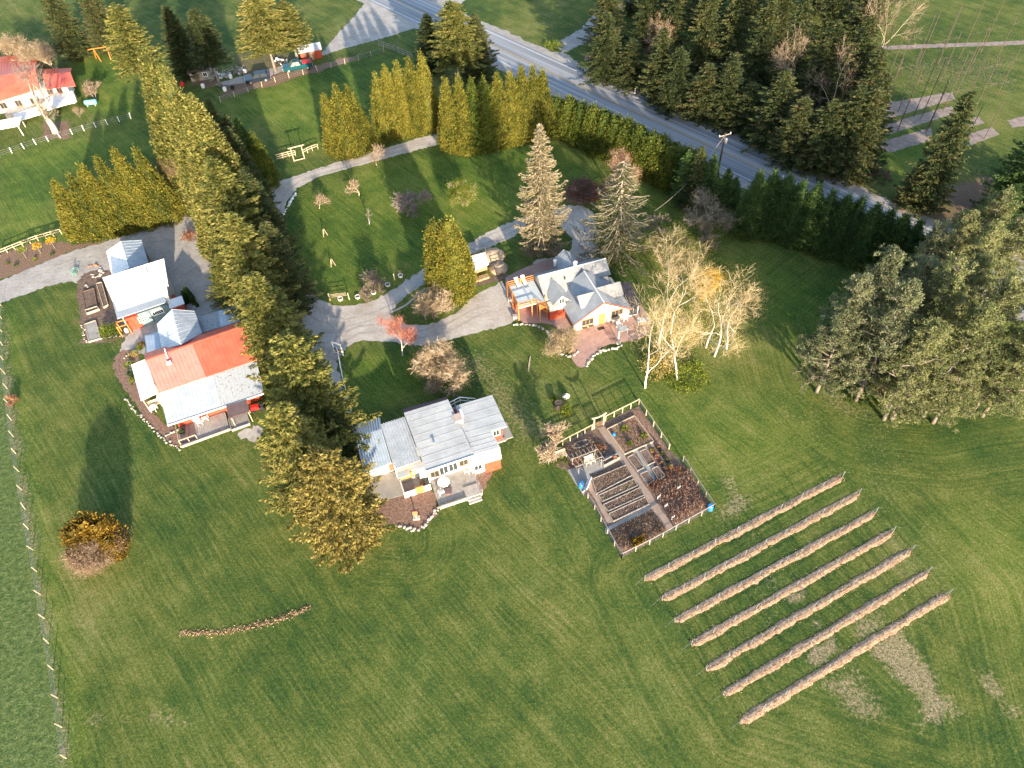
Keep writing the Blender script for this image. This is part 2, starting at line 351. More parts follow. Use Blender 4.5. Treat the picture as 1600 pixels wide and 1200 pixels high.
# ---- gravel, asphalt, paving
M_gravel = MAT('gravel', [(.36, .315, .27), (.46, .415, .37), (.52, .485, .44)], .35, .95, bmp=.25, var=.25, detail=8)
M_gravel2 = MAT('yard_gravel', [(.29, .27, .245), (.38, .355, .33), (.45, .425, .40)], .3, .95, bmp=.25, var=.25, detail=8)
def sheet_px(name, px, z, mat, step=.4, j=.13, seed=1, rounds=2):
    return struct(sheet(name, ragged(smooth_px(px, rounds) if rounds else px, step, j, seed=seed), z, mat))
sheet_px('driveway', [(672,211),(620,226),(560,243),(500,262),(460,276),(405,292),(400,330),(408,400),(425,460),(440,520),(470,560),(500,600),(528,670),(536,735),(560,735),(556,690),(546,640),(534,600),(524,556),
    (541,546),(548,536),(570,532),(605,532),(645,541),(680,538),(720,526),(760,515),(808,505),(800,470),(786,436),(770,448),(745,458),(722,482),(700,497),(664,509),(630,506),(612,500),(612,482),(628,467),(652,450),(700,428),(728,400),(765,386),(800,371),(832,352),(868,352),(882,358),(895,375),(893,392),(872,402),(830,408),(835,416),(900,420),(935,400),(930,322),(880,320),(835,333),(800,345),(760,364),(725,385),(700,398),(652,426),(600,463),(560,477),(530,480),(505,472),(490,459),(470,438),(455,410),(446,380),(442,335),(450,310),(470,290),(500,275),(550,262),(620,243),(672,229),(720,218),(720,200)], .012, M_gravel, seed=3)
def ruts(px, gap=1.5, w=.42, seed=1):
    pw = W2(px); r = random.Random(seed)
    for sg in (-1, 1):
        L = []; R = []
        for i in range(len(pw)-1):
            (x0, y0), (x1, y1) = pw[i], pw[i+1]; l = math.hypot(x1-x0, y1-y0); n_ = (-(y1-y0)/l, (x1-x0)/l); k = max(1, int(l/.9))
            for q in range(k):
                f = q/k; o = sg*gap/2; a = w*r.uniform(.3, .62); b = w*r.uniform(.3, .62); x = x0+(x1-x0)*f; y = y0+(y1-y0)*f; L.append((x+n_[0]*(o+a), y+n_[1]*(o+a))); R.append((x+n_[0]*(o-b), y+n_[1]*(o-b)))
        struct(sheet('wheel_track', L+R[::-1], .0175, M_track))
M_track = MAT('compacted_gravel', [(.30, .27, .235), (.40, .365, .325), (.47, .435, .39)], .8, .95, var=.3, detail=8)
ruts([(668,220),(620,234),(560,252),(500,268),(462,282),(436,305),(430,335),(436,385),(450,430),(470,468),(498,495),(540,505),(590,492),(628,474),(665,442)], seed=1)
ruts([(520,560),(530,532),(560,515),(600,512),(650,524),(700,512),(740,490),(775,478)], seed=2); ruts([(720,394),(760,375),(800,358),(838,342),(878,338),(903,352),(915,375),(908,400)], seed=3)
ruts([(-10,458),(60,432),(115,412),(170,398),(215,378),(255,365),(290,372),(318,405)], seed=4)
sheet_px('farm_yard', [(-40,455),(0,440),(60,413),(115,392),(165,377),(200,368),(240,348),(290,336),(335,345),(360,420),(385,470),(395,530),(330,540),(235,560),(212,548),(205,585),(190,580),(186,545),(200,522),(150,470),(118,436),(60,452),(0,474),(-40,490)], .016, M_gravel2, seed=4)
sheet_px('neighbour_track', [(330,135),(400,128),(440,112),(520,80),(600,60),(720,20),(740,-40),(600,-40),(560,20),(520,60),(500,90),(400,112),(345,128)], .012, M_gravel2, seed=5)
sheet_px('side_track', [(840,78),(880,84),(905,70),(935,66),(945,40),(990,0),(1010,-20),(960,-20),(915,40),(880,62),(860,66),(905,100),(930,125),(900,110)], .014, M_gravel2, seed=6)
def road():
    cl = [P(-560+800, -180), P(800, 85), P(945, 152.5), P(1075, 213), P(1200, 270)]
    a = P(800, 85)[:2]; b = P(1200, 270)[:2]; d = (b-a)/np.linalg.norm(b-a); n = np.array([-d[1], d[0]])
    def strip(o0, o1, t0=-160, t1=330, step=8, j=0, seed=1):
        r = random.Random(seed); k = int((t1-t0)/step); L = [tuple(a+d*(t0+i*step)+n*(o0+r.gauss(0, j))) for i in range(k+1)]; R = [tuple(a+d*(t0+i*step)+n*(o1+r.gauss(0, j))) for i in range(k+1)]
        return L+R[::-1]
    m, t, bs = nodes('asphalt'); p = pos(t); mp = N(t, 'ShaderNodeMapping'); mp.vector_type = 'POINT'
    mp.inputs['Rotation'].default_value = (0, 0, -math.atan2(d[1], d[0])); t.links.new(p, mp.inputs[0])
    tr = noise(t, mp.outputs[0], 1, 3, .6, sc3=(.012, .9, 1)); fn = noise(t, p, 3.5, 4, .7)
    c = ramp(t, tr, [(.38, (.150, .163, .185)), (.5, (.225, .240, .262)), (.62, (.31, .325, .35))]); c = mix(t, .4, c, ramp(t, fn, [(.3, .6), (.7, 1.3)]), 'MULTIPLY')
    t.links.new(c, bs.inputs['Base Color']); bs.inputs['Roughness'].default_value = .85
    struct(sheet('road_shoulder', strip(-6.6, 6.9, j=.25, step=1.2, seed=8), .008, MAT('shoulder_gravel', [(.28, .26, .24), (.38, .36, .34)], .8, .95, var=.25)))
    struct(sheet('road', strip(-4.7, 4.9), .03, m))
    M_wl = MAT('road_paint_white', [(.50, .50, .50), (.74, .74, .72)], 1.2, .7, var=.3); M_yl = MAT('road_paint_yellow', [(.40, .30, .14), (.62, .44, .16)], 1.2, .7, var=.3)
    for nm, o, w, mt in (('edge_line', -4.0, .16, M_wl), ('edge_line', 4.1, .16, M_wl), ('centre_line', .16, .12, M_yl), ('centre_line', -.16, .12, M_yl)):
        struct(sheet(nm, strip(o-w/2, o+w/2), .036, mt))
    return a, d, n
RA, RD, RN = road()
M_brick = None
def brick_mat(name, c1, c2, c3, ang, sx=.22, sy=.11):
    m, t, b = nodes(name); mp = N(t, 'ShaderNodeMapping'); mp.inputs['Rotation'].default_value = (0, 0, radians(ang)); t.links.new(pos(t), mp.inputs[0])
    br = N(t, 'ShaderNodeTexBrick'); br.inputs['Scale'].default_value = 1; br.inputs['Brick Width'].default_value = sx; br.inputs['Row Height'].default_value = sy; br.inputs['Mortar Size'].default_value = .008
    br.inputs['Color1'].default_value = (*c1, 1); br.inputs['Color2'].default_value = (*c2, 1); br.inputs['Mortar'].default_value = (*c3, 1); t.links.new(mp.outputs[0], br.inputs[0])
    f = noise(t, pos(t), .9, 5, .7); c = mix(t, .7, br.outputs[0], ramp(t, f, [(.3, .62), (.7, 1.25)]), 'MULTIPLY')
    t.links.new(c, b.inputs['Base Color']); b.inputs['Roughness'].default_value = .85; return m
M_brick = brick_mat('brick_paving', (.43, .255, .21), (.34, .215, .19), (.30, .235, .20), -16)
sheet_px('patio', [(787,436),(800,428),(820,418),(850,407),(880,401),(905,400),(930,420),(960,440),(985,470),(1000,475),(1020,500),(1010,528),(975,534),(945,540),(930,550),(918,572),(905,576),(893,562),(895,553),(880,520),(860,505),(805,505),(797,470)], .034, M_brick, step=.8, j=.03, seed=9, rounds=1)
M_mulch = MAT('bark_mulch', [(.15, .085, .06), (.27, .165, .12), (.38, .26, .20)], 3.5, .95, bmp=.5, var=.45, detail=6)
M_soil = MAT('garden_soil', [(.115, .075, .055), (.19, .13, .10), (.28, .205, .165)], 2.4, .95, bmp=.5, var=.45, detail=6)
sheet_px('mulch_bed', [(573,790),(610,780),(640,770),(675,762),(686,790),(680,806),(668,820),(655,828),(640,828),(622,820),(600,820),(578,830),(565,810)], .02, M_mulch, seed=11)
sheet_px('mulch_bed', [(739,738),(765,728),(768,738),(762,755),(750,775)], .02, M_mulch, seed=12)
sheet_px('mulch_bed', [(120,430),(165,418),(192,440),(200,480),(200,500),(205,520),(195,528),(140,540),(128,515),(122,470)], .022, M_soil, seed=13, rounds=1)
sheet_px('mulch_bed', [(186,548),(203,545),(220,560),(226,620),(250,660),(278,670),(284,704),(262,690),(240,670),(222,650),(208,628),(198,612),(180,590),(178,565)], .02, M_mulch, seed=14, rounds=1)
sheet_px('gravel_bed', [(366,680),(385,668),(402,664),(412,670),(405,690),(385,688)], .02, M_gravel, seed=15)
# hop yard plots across the road
M_plot = MAT('bare_plot_soil', [(.22, .17, .145), (.30, .24, .21), (.37, .31, .28)], 1.2, .95, bmp=.4, var=.3)
for k, px in enumerate([[(1380,162),(1487,144),(1493,155),(1372,190)], [(1362,205),(1376,195),(1486,166),(1499,174),(1367,218)], [(1370,225),(1380,220),(1455,200),(1458,218),(1390,239)], [(1514,210),(1550,198),(1562,210),(1515,227)], [(1512,186),(1530,182),(1538,192),(1514,200)], [(1574,188),(1620,176),(1640,190),(1582,200)], [(1370,72),(1700,60),(1700,66),(1370,78)]]):
    sheet_px('soil_plot', px, .014, M_plot, seed=20+k, rounds=0, j=.08)
# ================================================================== PLANTS: meshes
def unit(a): return a/np.maximum(np.linalg.norm(a, axis=-1, keepdims=True), 1e-9)
def kites(C, D, S, L, Wd):
    """one leaf-like quad per centre C, along D, sideways S"""
    L = np.asarray(L).reshape(-1, 1); Wd = np.asarray(Wd).reshape(-1, 1)
    a = C-D*L*.4; b = C+S*Wd*.5; c = C+D*L*.6; d = C-S*Wd*.5
    V = np.stack([a, b, c, d], 1).reshape(-1, 3); F = np.arange(len(V)).reshape(-1, 4); return V, F
def rand_side(D, r):
    return unit(np.cross(D, unit(r.normal(size=D.shape))))
def crown_mesh(name, C, D, L, Wd, tint, r, core=None, S=None):
    V, F = kites(C, D, rand_side(D, r) if S is None else S, L, Wd); T = np.repeat(tint, 4)
    if core is not None:
        cv, cf = core; F = np.concatenate([F, cf+len(V)]); V = np.concatenate([V, cv]); T = np.concatenate([T, np.full(len(cv), .12)])  # core gets a fixed dark tint, painting the darkness inside the crown
    return mesh_np(name, V, F, T)
def cone_core(H, R, prof, r, nz=12, nt=14, k=.7, z0=.03):
    zs = np.linspace(z0, .97, nz); th = np.linspace(0, 2*pi, nt, endpoint=False); V = []
    for z in zs:
        rr = prof(z)*R*k*(1+.12*r.normal(size=nt)); V.append(np.stack([rr*np.cos(th), rr*np.sin(th), np.full(nt, z*H)], -1))
    V = np.concatenate(V); i = np.arange(nt); F = []
    for q in range(nz-1):
        F.append(np.stack([q*nt+i, q*nt+(i+1) % nt, (q+1)*nt+(i+1) % nt, (q+1)*nt+i], -1))
    return V, np.concatenate(F)
def trunk_mesh(name, H, r0, r1=.04, bend=.0, seed=0, n=7, k=8):
    R_ = random.Random(seed); m = MB(); pts = []; ox = oy = 0
    for i in range(k+1):
        t = i/k; ox += R_.gauss(0, bend); oy += R_.gauss(0, bend); pts.append((ox, oy, H*t-.15))
    m.tube(pts, [r0*(1.25 if i == 0 else 1)*(1-i/k)+r1*(i/k) for i in range(k+1)], n)
    me = bpy.data.meshes.new(name); me.from_pydata(m.v, [], m.f); me.polygons.foreach_set('use_smooth', [True]*len(me.polygons)); me.update(); return me
def cedar_me(H, R, seed, clumps=520, per=11, size=.42, p=.62, lobes=1, lift=.55):
    """dense column of flat upswept sprays (a clipped-looking cedar)"""
    r = np.random.default_rng(seed)
    prof = lambda t: np.clip((1-t), 0, 1)**p*np.clip(.72+t*2.2, 0, 1)
    t = 1-np.sqrt(r.random(clumps)*.97+.0009)*1.0; t = np.clip(t+.0, .0, .995); t = np.where(r.random(clumps) < .25, r.random(clumps), t)
    th = r.random(clumps)*2*pi; ph = r.random(6)*2*pi
    wob = 1+.10*np.sin(3*th+ph[0]+5*t)+.07*np.sin(7*th+ph[1]-9*t)
    q = prof(t)*R*wob*(.80+.24*r.random(clumps))
    cc = np.stack([q*np.cos(th), q*np.sin(th), t*H*.97+.1], -1)
    if lobes > 1:
        for k in range(1, lobes):
            s = (np.arange(clumps) % lobes) == k; a = ph[2]+k*2.4; off = R*.38
            cc[s, 0] = cc[s, 0]*.7+off*cos(a); cc[s, 1] = cc[s, 1]*.7+off*sin(a); cc[s, 2] *= (.90-.05*k)
    ct = r.random(clumps)
    C = np.repeat(cc, per, 0)+r.normal(size=(clumps*per, 3))*np.array([.24, .24, .30]); C[:, 2] = np.maximum(C[:, 2], .1)
    out = unit(np.stack([C[:, 0], C[:, 1], np.zeros(len(C))], -1)); D = unit(out*.55+np.array([0, 0, 1.])*lift+r.normal(size=C.shape)*.38)
    L = size*(.7+.6*r.random(len(C))); tint = np.clip(np.repeat(ct, per)*.65+r.random(len(C))*.35, 0, 1)
    # the flat sprays stand edge-out like pages, with some facing outward
    tang = np.stack([-out[:, 1], out[:, 0], np.zeros(len(C))], -1); S = unit(tang+r.normal(size=C.shape)*.75)
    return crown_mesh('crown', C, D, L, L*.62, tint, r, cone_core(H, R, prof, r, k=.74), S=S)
def fir_me(H, R, seed, step=.55, per=8, size=.5, droop=.25, tipup=.3, p=.8, base=.06, dens=1.0, hang=.5, gap=.0, wood=False, irregular=.25):
    """whorls of branches with sprays hanging to both sides; returns the spray mesh and the bare limbs"""
    r = np.random.default_rng(seed); CC = []; DD = []; TT = []; mb = MB(); z = base*H; ph = r.random()*6; LL = []
    while z < H*.985:
        t = z/H; Lb = R*(1-t)**p*min(1, .55+2.2*t)
        for b in range(per):
            if r.random() < gap: continue
            a = ph+2*pi*b/per+r.normal()*.22; L = max(.25, Lb*(1+irregular*r.normal())); zz = z+r.normal()*step*.35
            n = max(3, int(L/size*3.6*dens)); s = (np.arange(n)+r.random(n))/n; s = .12+.88*s
            dz = -droop*L*np.sin(s*pi*.62)+tipup*L*np.maximum(0, s-.62)**1.3
            x = np.stack([np.cos(a)*L*s, np.sin(a)*L*s, zz+dz], -1)
            side = np.array([-sin(a), cos(a), 0]); w = L*.22*(1-s)+.22
            k = 2
            X = np.repeat(x, k, 0); ww = np.repeat(w, k); sg = r.uniform(-1, 1, len(X))
            X = X+side*(sg*ww)[:, None]+np.array([0, 0, -1.])*(r.random(len(X))*hang*np.abs(ww))[:, None]
            D = unit(np.array([cos(a), sin(a), -.15])*.8+side*sg[:, None]*.7+r.normal(size=X.shape)*.28)
            CC.append(X); DD.append(D); TT.append(np.clip(.25+.5*np.repeat(s, k)*.6+r.normal(size=len(X))*.16+r.normal()*.16, 0, 1)); LL.append(size*(.65+.6*r.random(len(X))))  # tint also rises from the trunk to the branch tip
            if wood:
                pts = [(0, 0, zz)]+[(cos(a)*L*q, sin(a)*L*q, zz-droop*L*sin(q*pi*.62)+tipup*L*max(0, q-.62)**1.3) for q in (.35, .7, 1)]
                mb.tube(pts, [.05, .04, .028, .015], 3, cap=False)
        z += step*(1-.35*t)*(.8+.4*r.random()); ph += 1.1
    C = np.concatenate(CC); D = np.concatenate(DD); T = np.concatenate(TT); L = np.concatenate(LL)
    me = crown_mesh('crown', C, D, L, L*.5, T, r)
    lm = None
    if wood:
        lm = bpy.data.meshes.new('limbs'); lm.from_pydata(mb.v, [], mb.f); lm.update()
    return me, lm
def bare_me(H, seed, spread=.55, r0=.16, depth=5, kids=3, first=.22, up=.35, twig=.022, lean=(0, 0), stems=1, wig=.18, shrink=.66, tend=None, quick=False):
    """branching wood from trunk to twigs: one mesh of limbs, one of twigs, and the twig tips"""
    R_ = random.Random(seed); W1 = MB(); W2_ = MB(); tips = []
    def grow(p, d, L, r, lev):
        pts = [p]; q = Vector(p); dd = Vector(d); k = 4 if lev < 2 else 3
        for i in range(k):
            dd = (dd+Vector((R_.gauss(0, wig), R_.gauss(0, wig), R_.gauss(0, wig)+up*.18))).normalized(); q = q+dd*(L/k); pts.append(tuple(q))
        rr = [max(twig*.5, r*(1-.45*i/k)) for i in range(k+1)]
        (W1 if lev < 3 else W2_).tube(pts, rr, 6 if lev < 2 else (4 if lev < 3 else 3), cap=False)
        if lev >= depth: tips.append(tuple(q)); return
        n = kids+(1 if lev >= 2 else 0)
        for c in range(n):
            j = R_.randint(max(1, k-2) if lev > 0 else k-2, k); o = Vector(pts[j]); a = R_.uniform(0, 2*pi)
            s1 = dd.orthogonal().normalized(); s2 = dd.cross(s1); nd = (dd*(1-spread*.45)+(s1*cos(a)+s2*sin(a))*spread*R_.uniform(.7, 1.4)+Vector((0, 0, up*.4))).normalized()
            grow(tuple(o), nd, L*shrink*R_.uniform(.75, 1.2), max(twig*.5, rr[j]*.62), lev+1)
        grow(tuple(q), dd, L*shrink, rr[-1]*.85, lev+1)
    for s in range(stems):
        a = R_.uniform(0, 6.28); o = .0 if stems == 1 else .25; d = Vector((lean[0]+(0 if stems == 1 else .35*cos(a)), lean[1]+(0 if stems == 1 else .35*sin(a)), 1)).normalized()
        grow((o*cos(a), o*sin(a), -.1), d, H*first, r0, 0)
    zs = max([v[2] for v in W2_.v]+[v[2] for v in W1.v]); k = H/zs
    out = []
    for m, nm in ((W1, 'trunk'), (W2_, 'twigs')):
        me = bpy.data.meshes.new(nm); me.from_pydata([(a*k, b*k, c*k) for a, b, c in m.v], [], m.f); me.polygons.foreach_set('use_smooth', [True]*len(me.polygons)); me.update(); out.append(me)
    return out[0], out[1], np.array(tips)*k
def fuzz_me(name, tips, per, spread, size, seed, aspect=.15, up=0.35):
    r = np.random.default_rng(seed); C = np.repeat(tips, per, 0)+r.normal(size=(len(tips)*per, 3))*spread
    D = unit(r.normal(size=C.shape)+np.array([0, 0, up])); L = size*(.6+.8*r.random(len(C))); return crown_mesh(name, C, D, L, L*aspect, r.random(len(C)), r)
def pine_me(H, R, seed, limbs=26, base=.25, tuft=.34, per=26):
    """open crown: crooked limbs carrying separate tufts"""
    r = random.Random(seed); q = np.random.default_rng(seed); m = MB(); tips = []
    for i in range(limbs):
        t = base+(1-base)*(i+.5)/limbs; a = i*2.4+r.gauss(0, .4); L = R*(1-.84*max(0, (t-base)/(1-base))**1.35)*r.uniform(.55, 1.12)
        z = t*H*.95; p = [(0, 0, z)]; d = Vector((cos(a), sin(a), .25)); c = Vector(p[0]); k = 5
        for j in range(k):
            d = (d+Vector((r.gauss(0, .2), r.gauss(0, .2), r.gauss(.05, .16)))).normalized(); c = c+d*(L/k); p.append(tuple(c))
            if j > 0:
                for s in range(3 if j > 1 else 2):
                    o = c+Vector((r.gauss(0, .55), r.gauss(0, .55), r.gauss(.28, .32))); tips.append(tuple(o))
                    if s == 0: m.tube([tuple(c), tuple(o)], [.03, .015], 3, cap=False)
        m.tube(p, [.11*(1-j/(k+2)) for j in range(k+1)], 4, cap=False)
    tips.append((0, 0, H)); tips = np.array(tips); n = len(tips)*per
    ct = q.random(len(tips)); off = unit(q.normal(size=(n, 3)))*(q.random((n, 1))**.5)*np.array([.46, .46, .32]); C = np.repeat(tips, per, 0)+off
    D = unit(off+np.array([0, 0, .25])+q.normal(size=(n, 3))*.25); L = tuft*(.7+.6*q.random(n))
    me = crown_mesh('crown', C, D, L, L*.42, np.clip(np.repeat(ct, per)*.6+q.random(n)*.4, 0, 1), q)
    lm = bpy.data.meshes.new('limbs'); lm.from_pydata(m.v, [], m.f); lm.update(); return me, lm
def bush_me(R, H, seed, n=900, size=.22, clumps=40, aspect=.6, lift=.3):
    r = np.random.default_rng(seed); u = unit(r.normal(size=(clumps, 3))); u[:, 2] = np.abs(u[:, 2])
    cc = u*np.array([R, R, H])*(.55+.4*r.random((clumps, 1))); k = max(1, n//clumps); ct = r.random(clumps)
    C = np.repeat(cc, k, 0)+r.normal(size=(clumps*k, 3))*min(R, H)*.17; C[:, 2] = np.maximum(C[:, 2], .05)
    D = unit(unit(C)+r.normal(size=C.shape)*.6+np.array([0, 0, lift])); L = size*(.6+.8*r.random(len(C)))
    return crown_mesh('crown', C, D, L, L*aspect, np.clip(np.repeat(ct, k)*.6+r.random(len(C))*.4, 0, 1), r)
# ---- foliage colours
F_cedar = FOL('cedar_foliage', (.034, .046, .009), (.155, .155, .024), (.280, .240, .044))  # dark end of the ramp imitates shaded gaps between the sprays
F_hedge = FOL('road_hedge_foliage', (.034, .058, .010), (.098, .126, .019), (.185, .188, .032))
F_dark = FOL('dark_hedge_foliage', (.030, .058, .018), (.062, .110, .030), (.110, .170, .048))
F_fir = FOL('fir_foliage', (.060, .078, .022), (.190, .188, .046), (.330, .285, .090))
F_forest = FOL('forest_foliage', (.026, .044, .018), (.072, .090, .032), (.150, .138, .052), alt=(.17, .11, .065))
F_gold = FOL('golden_conifer_foliage', (.085, .075, .022), (.250, .205, .055), (.380, .310, .100))
F_spruce = FOL('spruce_foliage', (.090, .095, .045), (.220, .190, .100), (.360, .290, .180))
F_spruce2 = FOL('grey_spruce_foliage', (.050, .070, .030), (.140, .140, .070), (.280, .240, .150))
F_pine = FOL('pine_foliage', (.055, .078, .040), (.150, .168, .085), (.275, .275, .155))
F_pine2 = FOL('olive_pine_foliage', (.068, .090, .034), (.155, .175, .068), (.270, .270, .125))
F_chips = FOL('wood_chips', (.24, .14, .08), (.50, .33, .20), (.74, .55, .38))
F_birch = FOL('birch_catkins', (.24, .19, .06), (.40, .31, .10), (.52, .42, .17))
F_yel = FOL('yellow_leaves', (.26, .17, .01), (.50, .30, .015), (.62, .42, .05))
F_red = FOL('red_buds', (.26, .085, .065), (.42, .16, .12), (.55, .26, .19))
F_beige = FOL('beige_twigs', (.16, .12, .07), (.28, .22, .13), (.40, .34, .21))
F_brown = FOL('brown_twigs', (.12, .075, .05), (.22, .15, .10), (.34, .25, .17))
F_orange = FOL('orange_foliage', (.07, .055, .010), (.22, .135, .018), (.36, .23, .035))
F_green = FOL('fresh_leaves', (.05, .085, .012), (.13, .17, .02), (.24, .27, .04))
F_canes = FOL('berry_cane_stems', (.16, .09, .065), (.29, .17, .12), (.42, .29, .22))
F_rust = FOL('rusty_stems', (.14, .06, .03), (.28, .13, .07), (.40, .23, .14))
F_purple = FOL('purple_twigs', (.07, .035, .03), (.13, .07, .06), (.20, .12, .09))
M_bark = MAT('grey_bark', [(.17, .14, .115), (.32, .27, .225)], 3, .9, bmp=.4, var=.3)
M_barkd = MAT('dark_bark', [(.06, .045, .035), (.13, .10, .08)], 3, .9, bmp=.4, var=.3)
M_birch = MAT('birch_bark', [(.34, .29, .24), (.66, .62, .56), (.76, .72, .66)], 1.6, .7, var=.35)
M_pale = MAT('pale_limbs', [(.38, .31, .23), (.55, .47, .37)], 3, .9, var=.3)
M_twig = MAT('tan_twigs', [(.30, .22, .15), (.48, .38, .27)], 1.2, .9)
M_btwig = MAT('golden_twigs', [(.40, .31, .17), (.56, .46, .30)], 1.2, .9)
M_twigd = MAT('grey_twigs', [(.17, .13, .11), (.30, .25, .21)], 1.2, .9)
M_twigr = MAT('red_twigs', [(.30, .12, .09), (.46, .22, .17)], 1.2, .9)
# ---- shared meshes
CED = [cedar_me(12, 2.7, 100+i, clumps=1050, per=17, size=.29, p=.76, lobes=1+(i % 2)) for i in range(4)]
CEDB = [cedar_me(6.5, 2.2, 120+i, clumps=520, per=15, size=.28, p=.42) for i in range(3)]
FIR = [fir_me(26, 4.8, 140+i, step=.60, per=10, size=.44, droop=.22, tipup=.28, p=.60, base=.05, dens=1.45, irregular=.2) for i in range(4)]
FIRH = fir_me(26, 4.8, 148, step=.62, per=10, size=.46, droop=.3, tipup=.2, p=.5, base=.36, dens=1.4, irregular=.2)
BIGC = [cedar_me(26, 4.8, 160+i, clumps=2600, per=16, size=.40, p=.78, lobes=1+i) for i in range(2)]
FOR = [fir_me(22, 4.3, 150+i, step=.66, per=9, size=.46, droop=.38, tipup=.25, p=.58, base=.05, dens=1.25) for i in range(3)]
TRK = {}
def trunk(H, r0, parent, mat, seed=0, name='trunk'):
    key = (round(H), round(r0, 2), seed % 3)
    if key not in TRK: TRK[key] = trunk_mesh('trunk', H, r0, seed=seed, bend=.02); TRK[key].materials.append(mat)
    o = bpy.data.objects.new(name, TRK[key]); COL.objects.link(o); o.parent = parent; return o
def setmat(o, mat):
    if not o.data.materials: o.data.materials.append(mat)
    if o.data.materials[0] != mat: o.material_slots[0].link = 'OBJECT'; o.material_slots[0].material = mat
def base_of(tip, by):
    """foot of an upright thing whose top is at pixel tip and whose foot is at pixel row by: (position, height)"""
    lo, hi = .1, 60.
    for _ in range(40):
        h = (lo+hi)/2; w = P(tip[0], tip[1], h); v = w[0]*_rt+w[1]*_fw+HCAM*_n; y = 600+FPX*v[1]/v[2]
        if y < by: lo = h
        else: hi = h
    return np.array([w[0], w[1], 0.]), h
def plant(name, label, cat, loc, H, me, H0, R, R0, mat, group=None, tr=.16, bark=None, rz=None, lm=None, lmat=None, crown='crown'):
    t = thing(name, label, cat, loc, random.uniform(0, 6.28) if rz is None else rz, group)
    c = link(crown, me, t); c.scale = (R/R0, R/R0, H/H0); setmat(c, mat)
    if tr: trunk(H*.93, tr, t, bark or M_bark, seed=int(H*7) % 3)
    if lm is not None:
        l = link('limbs', lm, t); l.scale = (R/R0, R/R0, H/H0); setmat(l, lmat or M_bark)
    return t
# ================================================================== PLANTS: where they stand
ORD = ['first', 'second', 'third', 'fourth', 'fifth', 'sixth', 'seventh', 'eighth', 'ninth', 'tenth', 'eleventh', 'twelfth', 'thirteenth', 'fourteenth', 'fifteenth', 'sixteenth', 'seventeenth', 'eighteenth', 'nineteenth', 'twentieth', 'twenty-first', 'twenty-second', 'twenty-third', 'twenty-fourth', 'twenty-fifth', 'twenty-sixth']
def cedar(tip, by, R, label, group, mat=None, H=None, i=0):
    p, h = base_of(tip, by); return plant('cedar_tree', label, 'cedar tree', p, h, CED[i % 4], 12, R, 2.7, mat or F_cedar, group, tr=.18)
G1 = 'golden cedars in a row beside the white-roofed shed'
for i, (t, by) in enumerate([((82,282),368), ((104,270),366), ((123,256),361), ((148,243),356), ((176,231),350), ((209,229),345), ((232,262),338)]):
    cedar(t, by, 2.7, f'tall pointed golden green cedar, {ORD[i]} from the left in the row above the farm shed', G1, i=i)
for i, (t, by, R) in enumerate([((505,146),238, 2.4), ((521,130),242, 2.7), ((541,133),236, 2.6), ((556,160),232, 2.2)]):
    cedar(t, by, R, f'golden cedar, {ORD[i]} from the left in the rounded clump beside the small wooden gate frame', 'golden cedars in the clump by the gate frame', i=i)
for i, (t, by) in enumerate([((584,112),216), ((600,102),212), ((618,94),208), ((637,90),206), ((656,80),203)]):
    cedar(t, by, 2.5, f'golden cedar, {ORD[i]} from the left in the short row above the curving driveway', 'golden cedars in the short row above the driveway', i=i+1)
for i, (t, by) in enumerate([((694,122),232), ((714,115),236), ((735,121),235), ((755,117),231), ((776,114),226), ((796,110),222), ((814,103),218), ((832,100),215), ((847,108),213)]):
    cedar(t, by, 2.6, f'golden green cedar, {ORD[i]} from the left in the row between driveway and highway', 'golden cedars in the row between driveway and highway', i=i+2, mat=F_hedge if i in (2, 3) else F_cedar)  # third and fourth get darker foliage, painting in the shade on them
k = 0
for i in range(25):      # the clipped hedge along the road
    f = i/24; base = P(876+f*(1085-876), 205+f*(302-205)); off = RN*(.9 if i % 2 else -.9)
    plant('hedge_cedar', f'rounded yellow green hedge cedar, {ORD[i]} from the top left along the highway fence line', 'hedge cedar', (base[0]+off[0], base[1]+off[1], 0), 7.4+random.uniform(-.5, .5), CEDB[i % 3], 6.5, 2.4+random.uniform(-.1, .3), 2.2, F_hedge, 'low hedge cedars along the highway', tr=.12)
for i, (t, by, R) in enumerate([((1078,232),318, 2.4), ((1098,226),325, 2.6), ((1118,240),332, 2.3), ((1140,262),338, 2.2), ((1152,275),345, 2.0)]):
    p, h = base_of(t, by); plant('dark_fir', f'dark broad hedge conifer, {ORD[i]} from the left between the golden hedge and the dark hedge', 'fir tree', p, h, FOR[i % 3][0], 22, R, 4.3, F_dark if i != 1 else F_forest, 'dark conifers between the two hedges', tr=.16, bark=M_barkd)
tips = [(1190,268),(1213,264),(1236,272),(1258,280),(1281,287),(1304,295),(1327,304),(1350,306),(1374,318),(1397,324),(1418,334),(1440,343),(1465,356),(1490,371),(1512,384)]
for i, t in enumerate(tips):
    p, h = base_of(t, t[1]+98-i*1.0); plant('hedge_tree', f'dark green pointed hedge cedar, {ORD[i]} from the left in the dark row along the highway', 'cedar tree', p, h, CED[i % 4], 12, 2.75, 2.7, F_dark, 'dark green cedars in the row along the highway', tr=.18, bark=M_barkd)
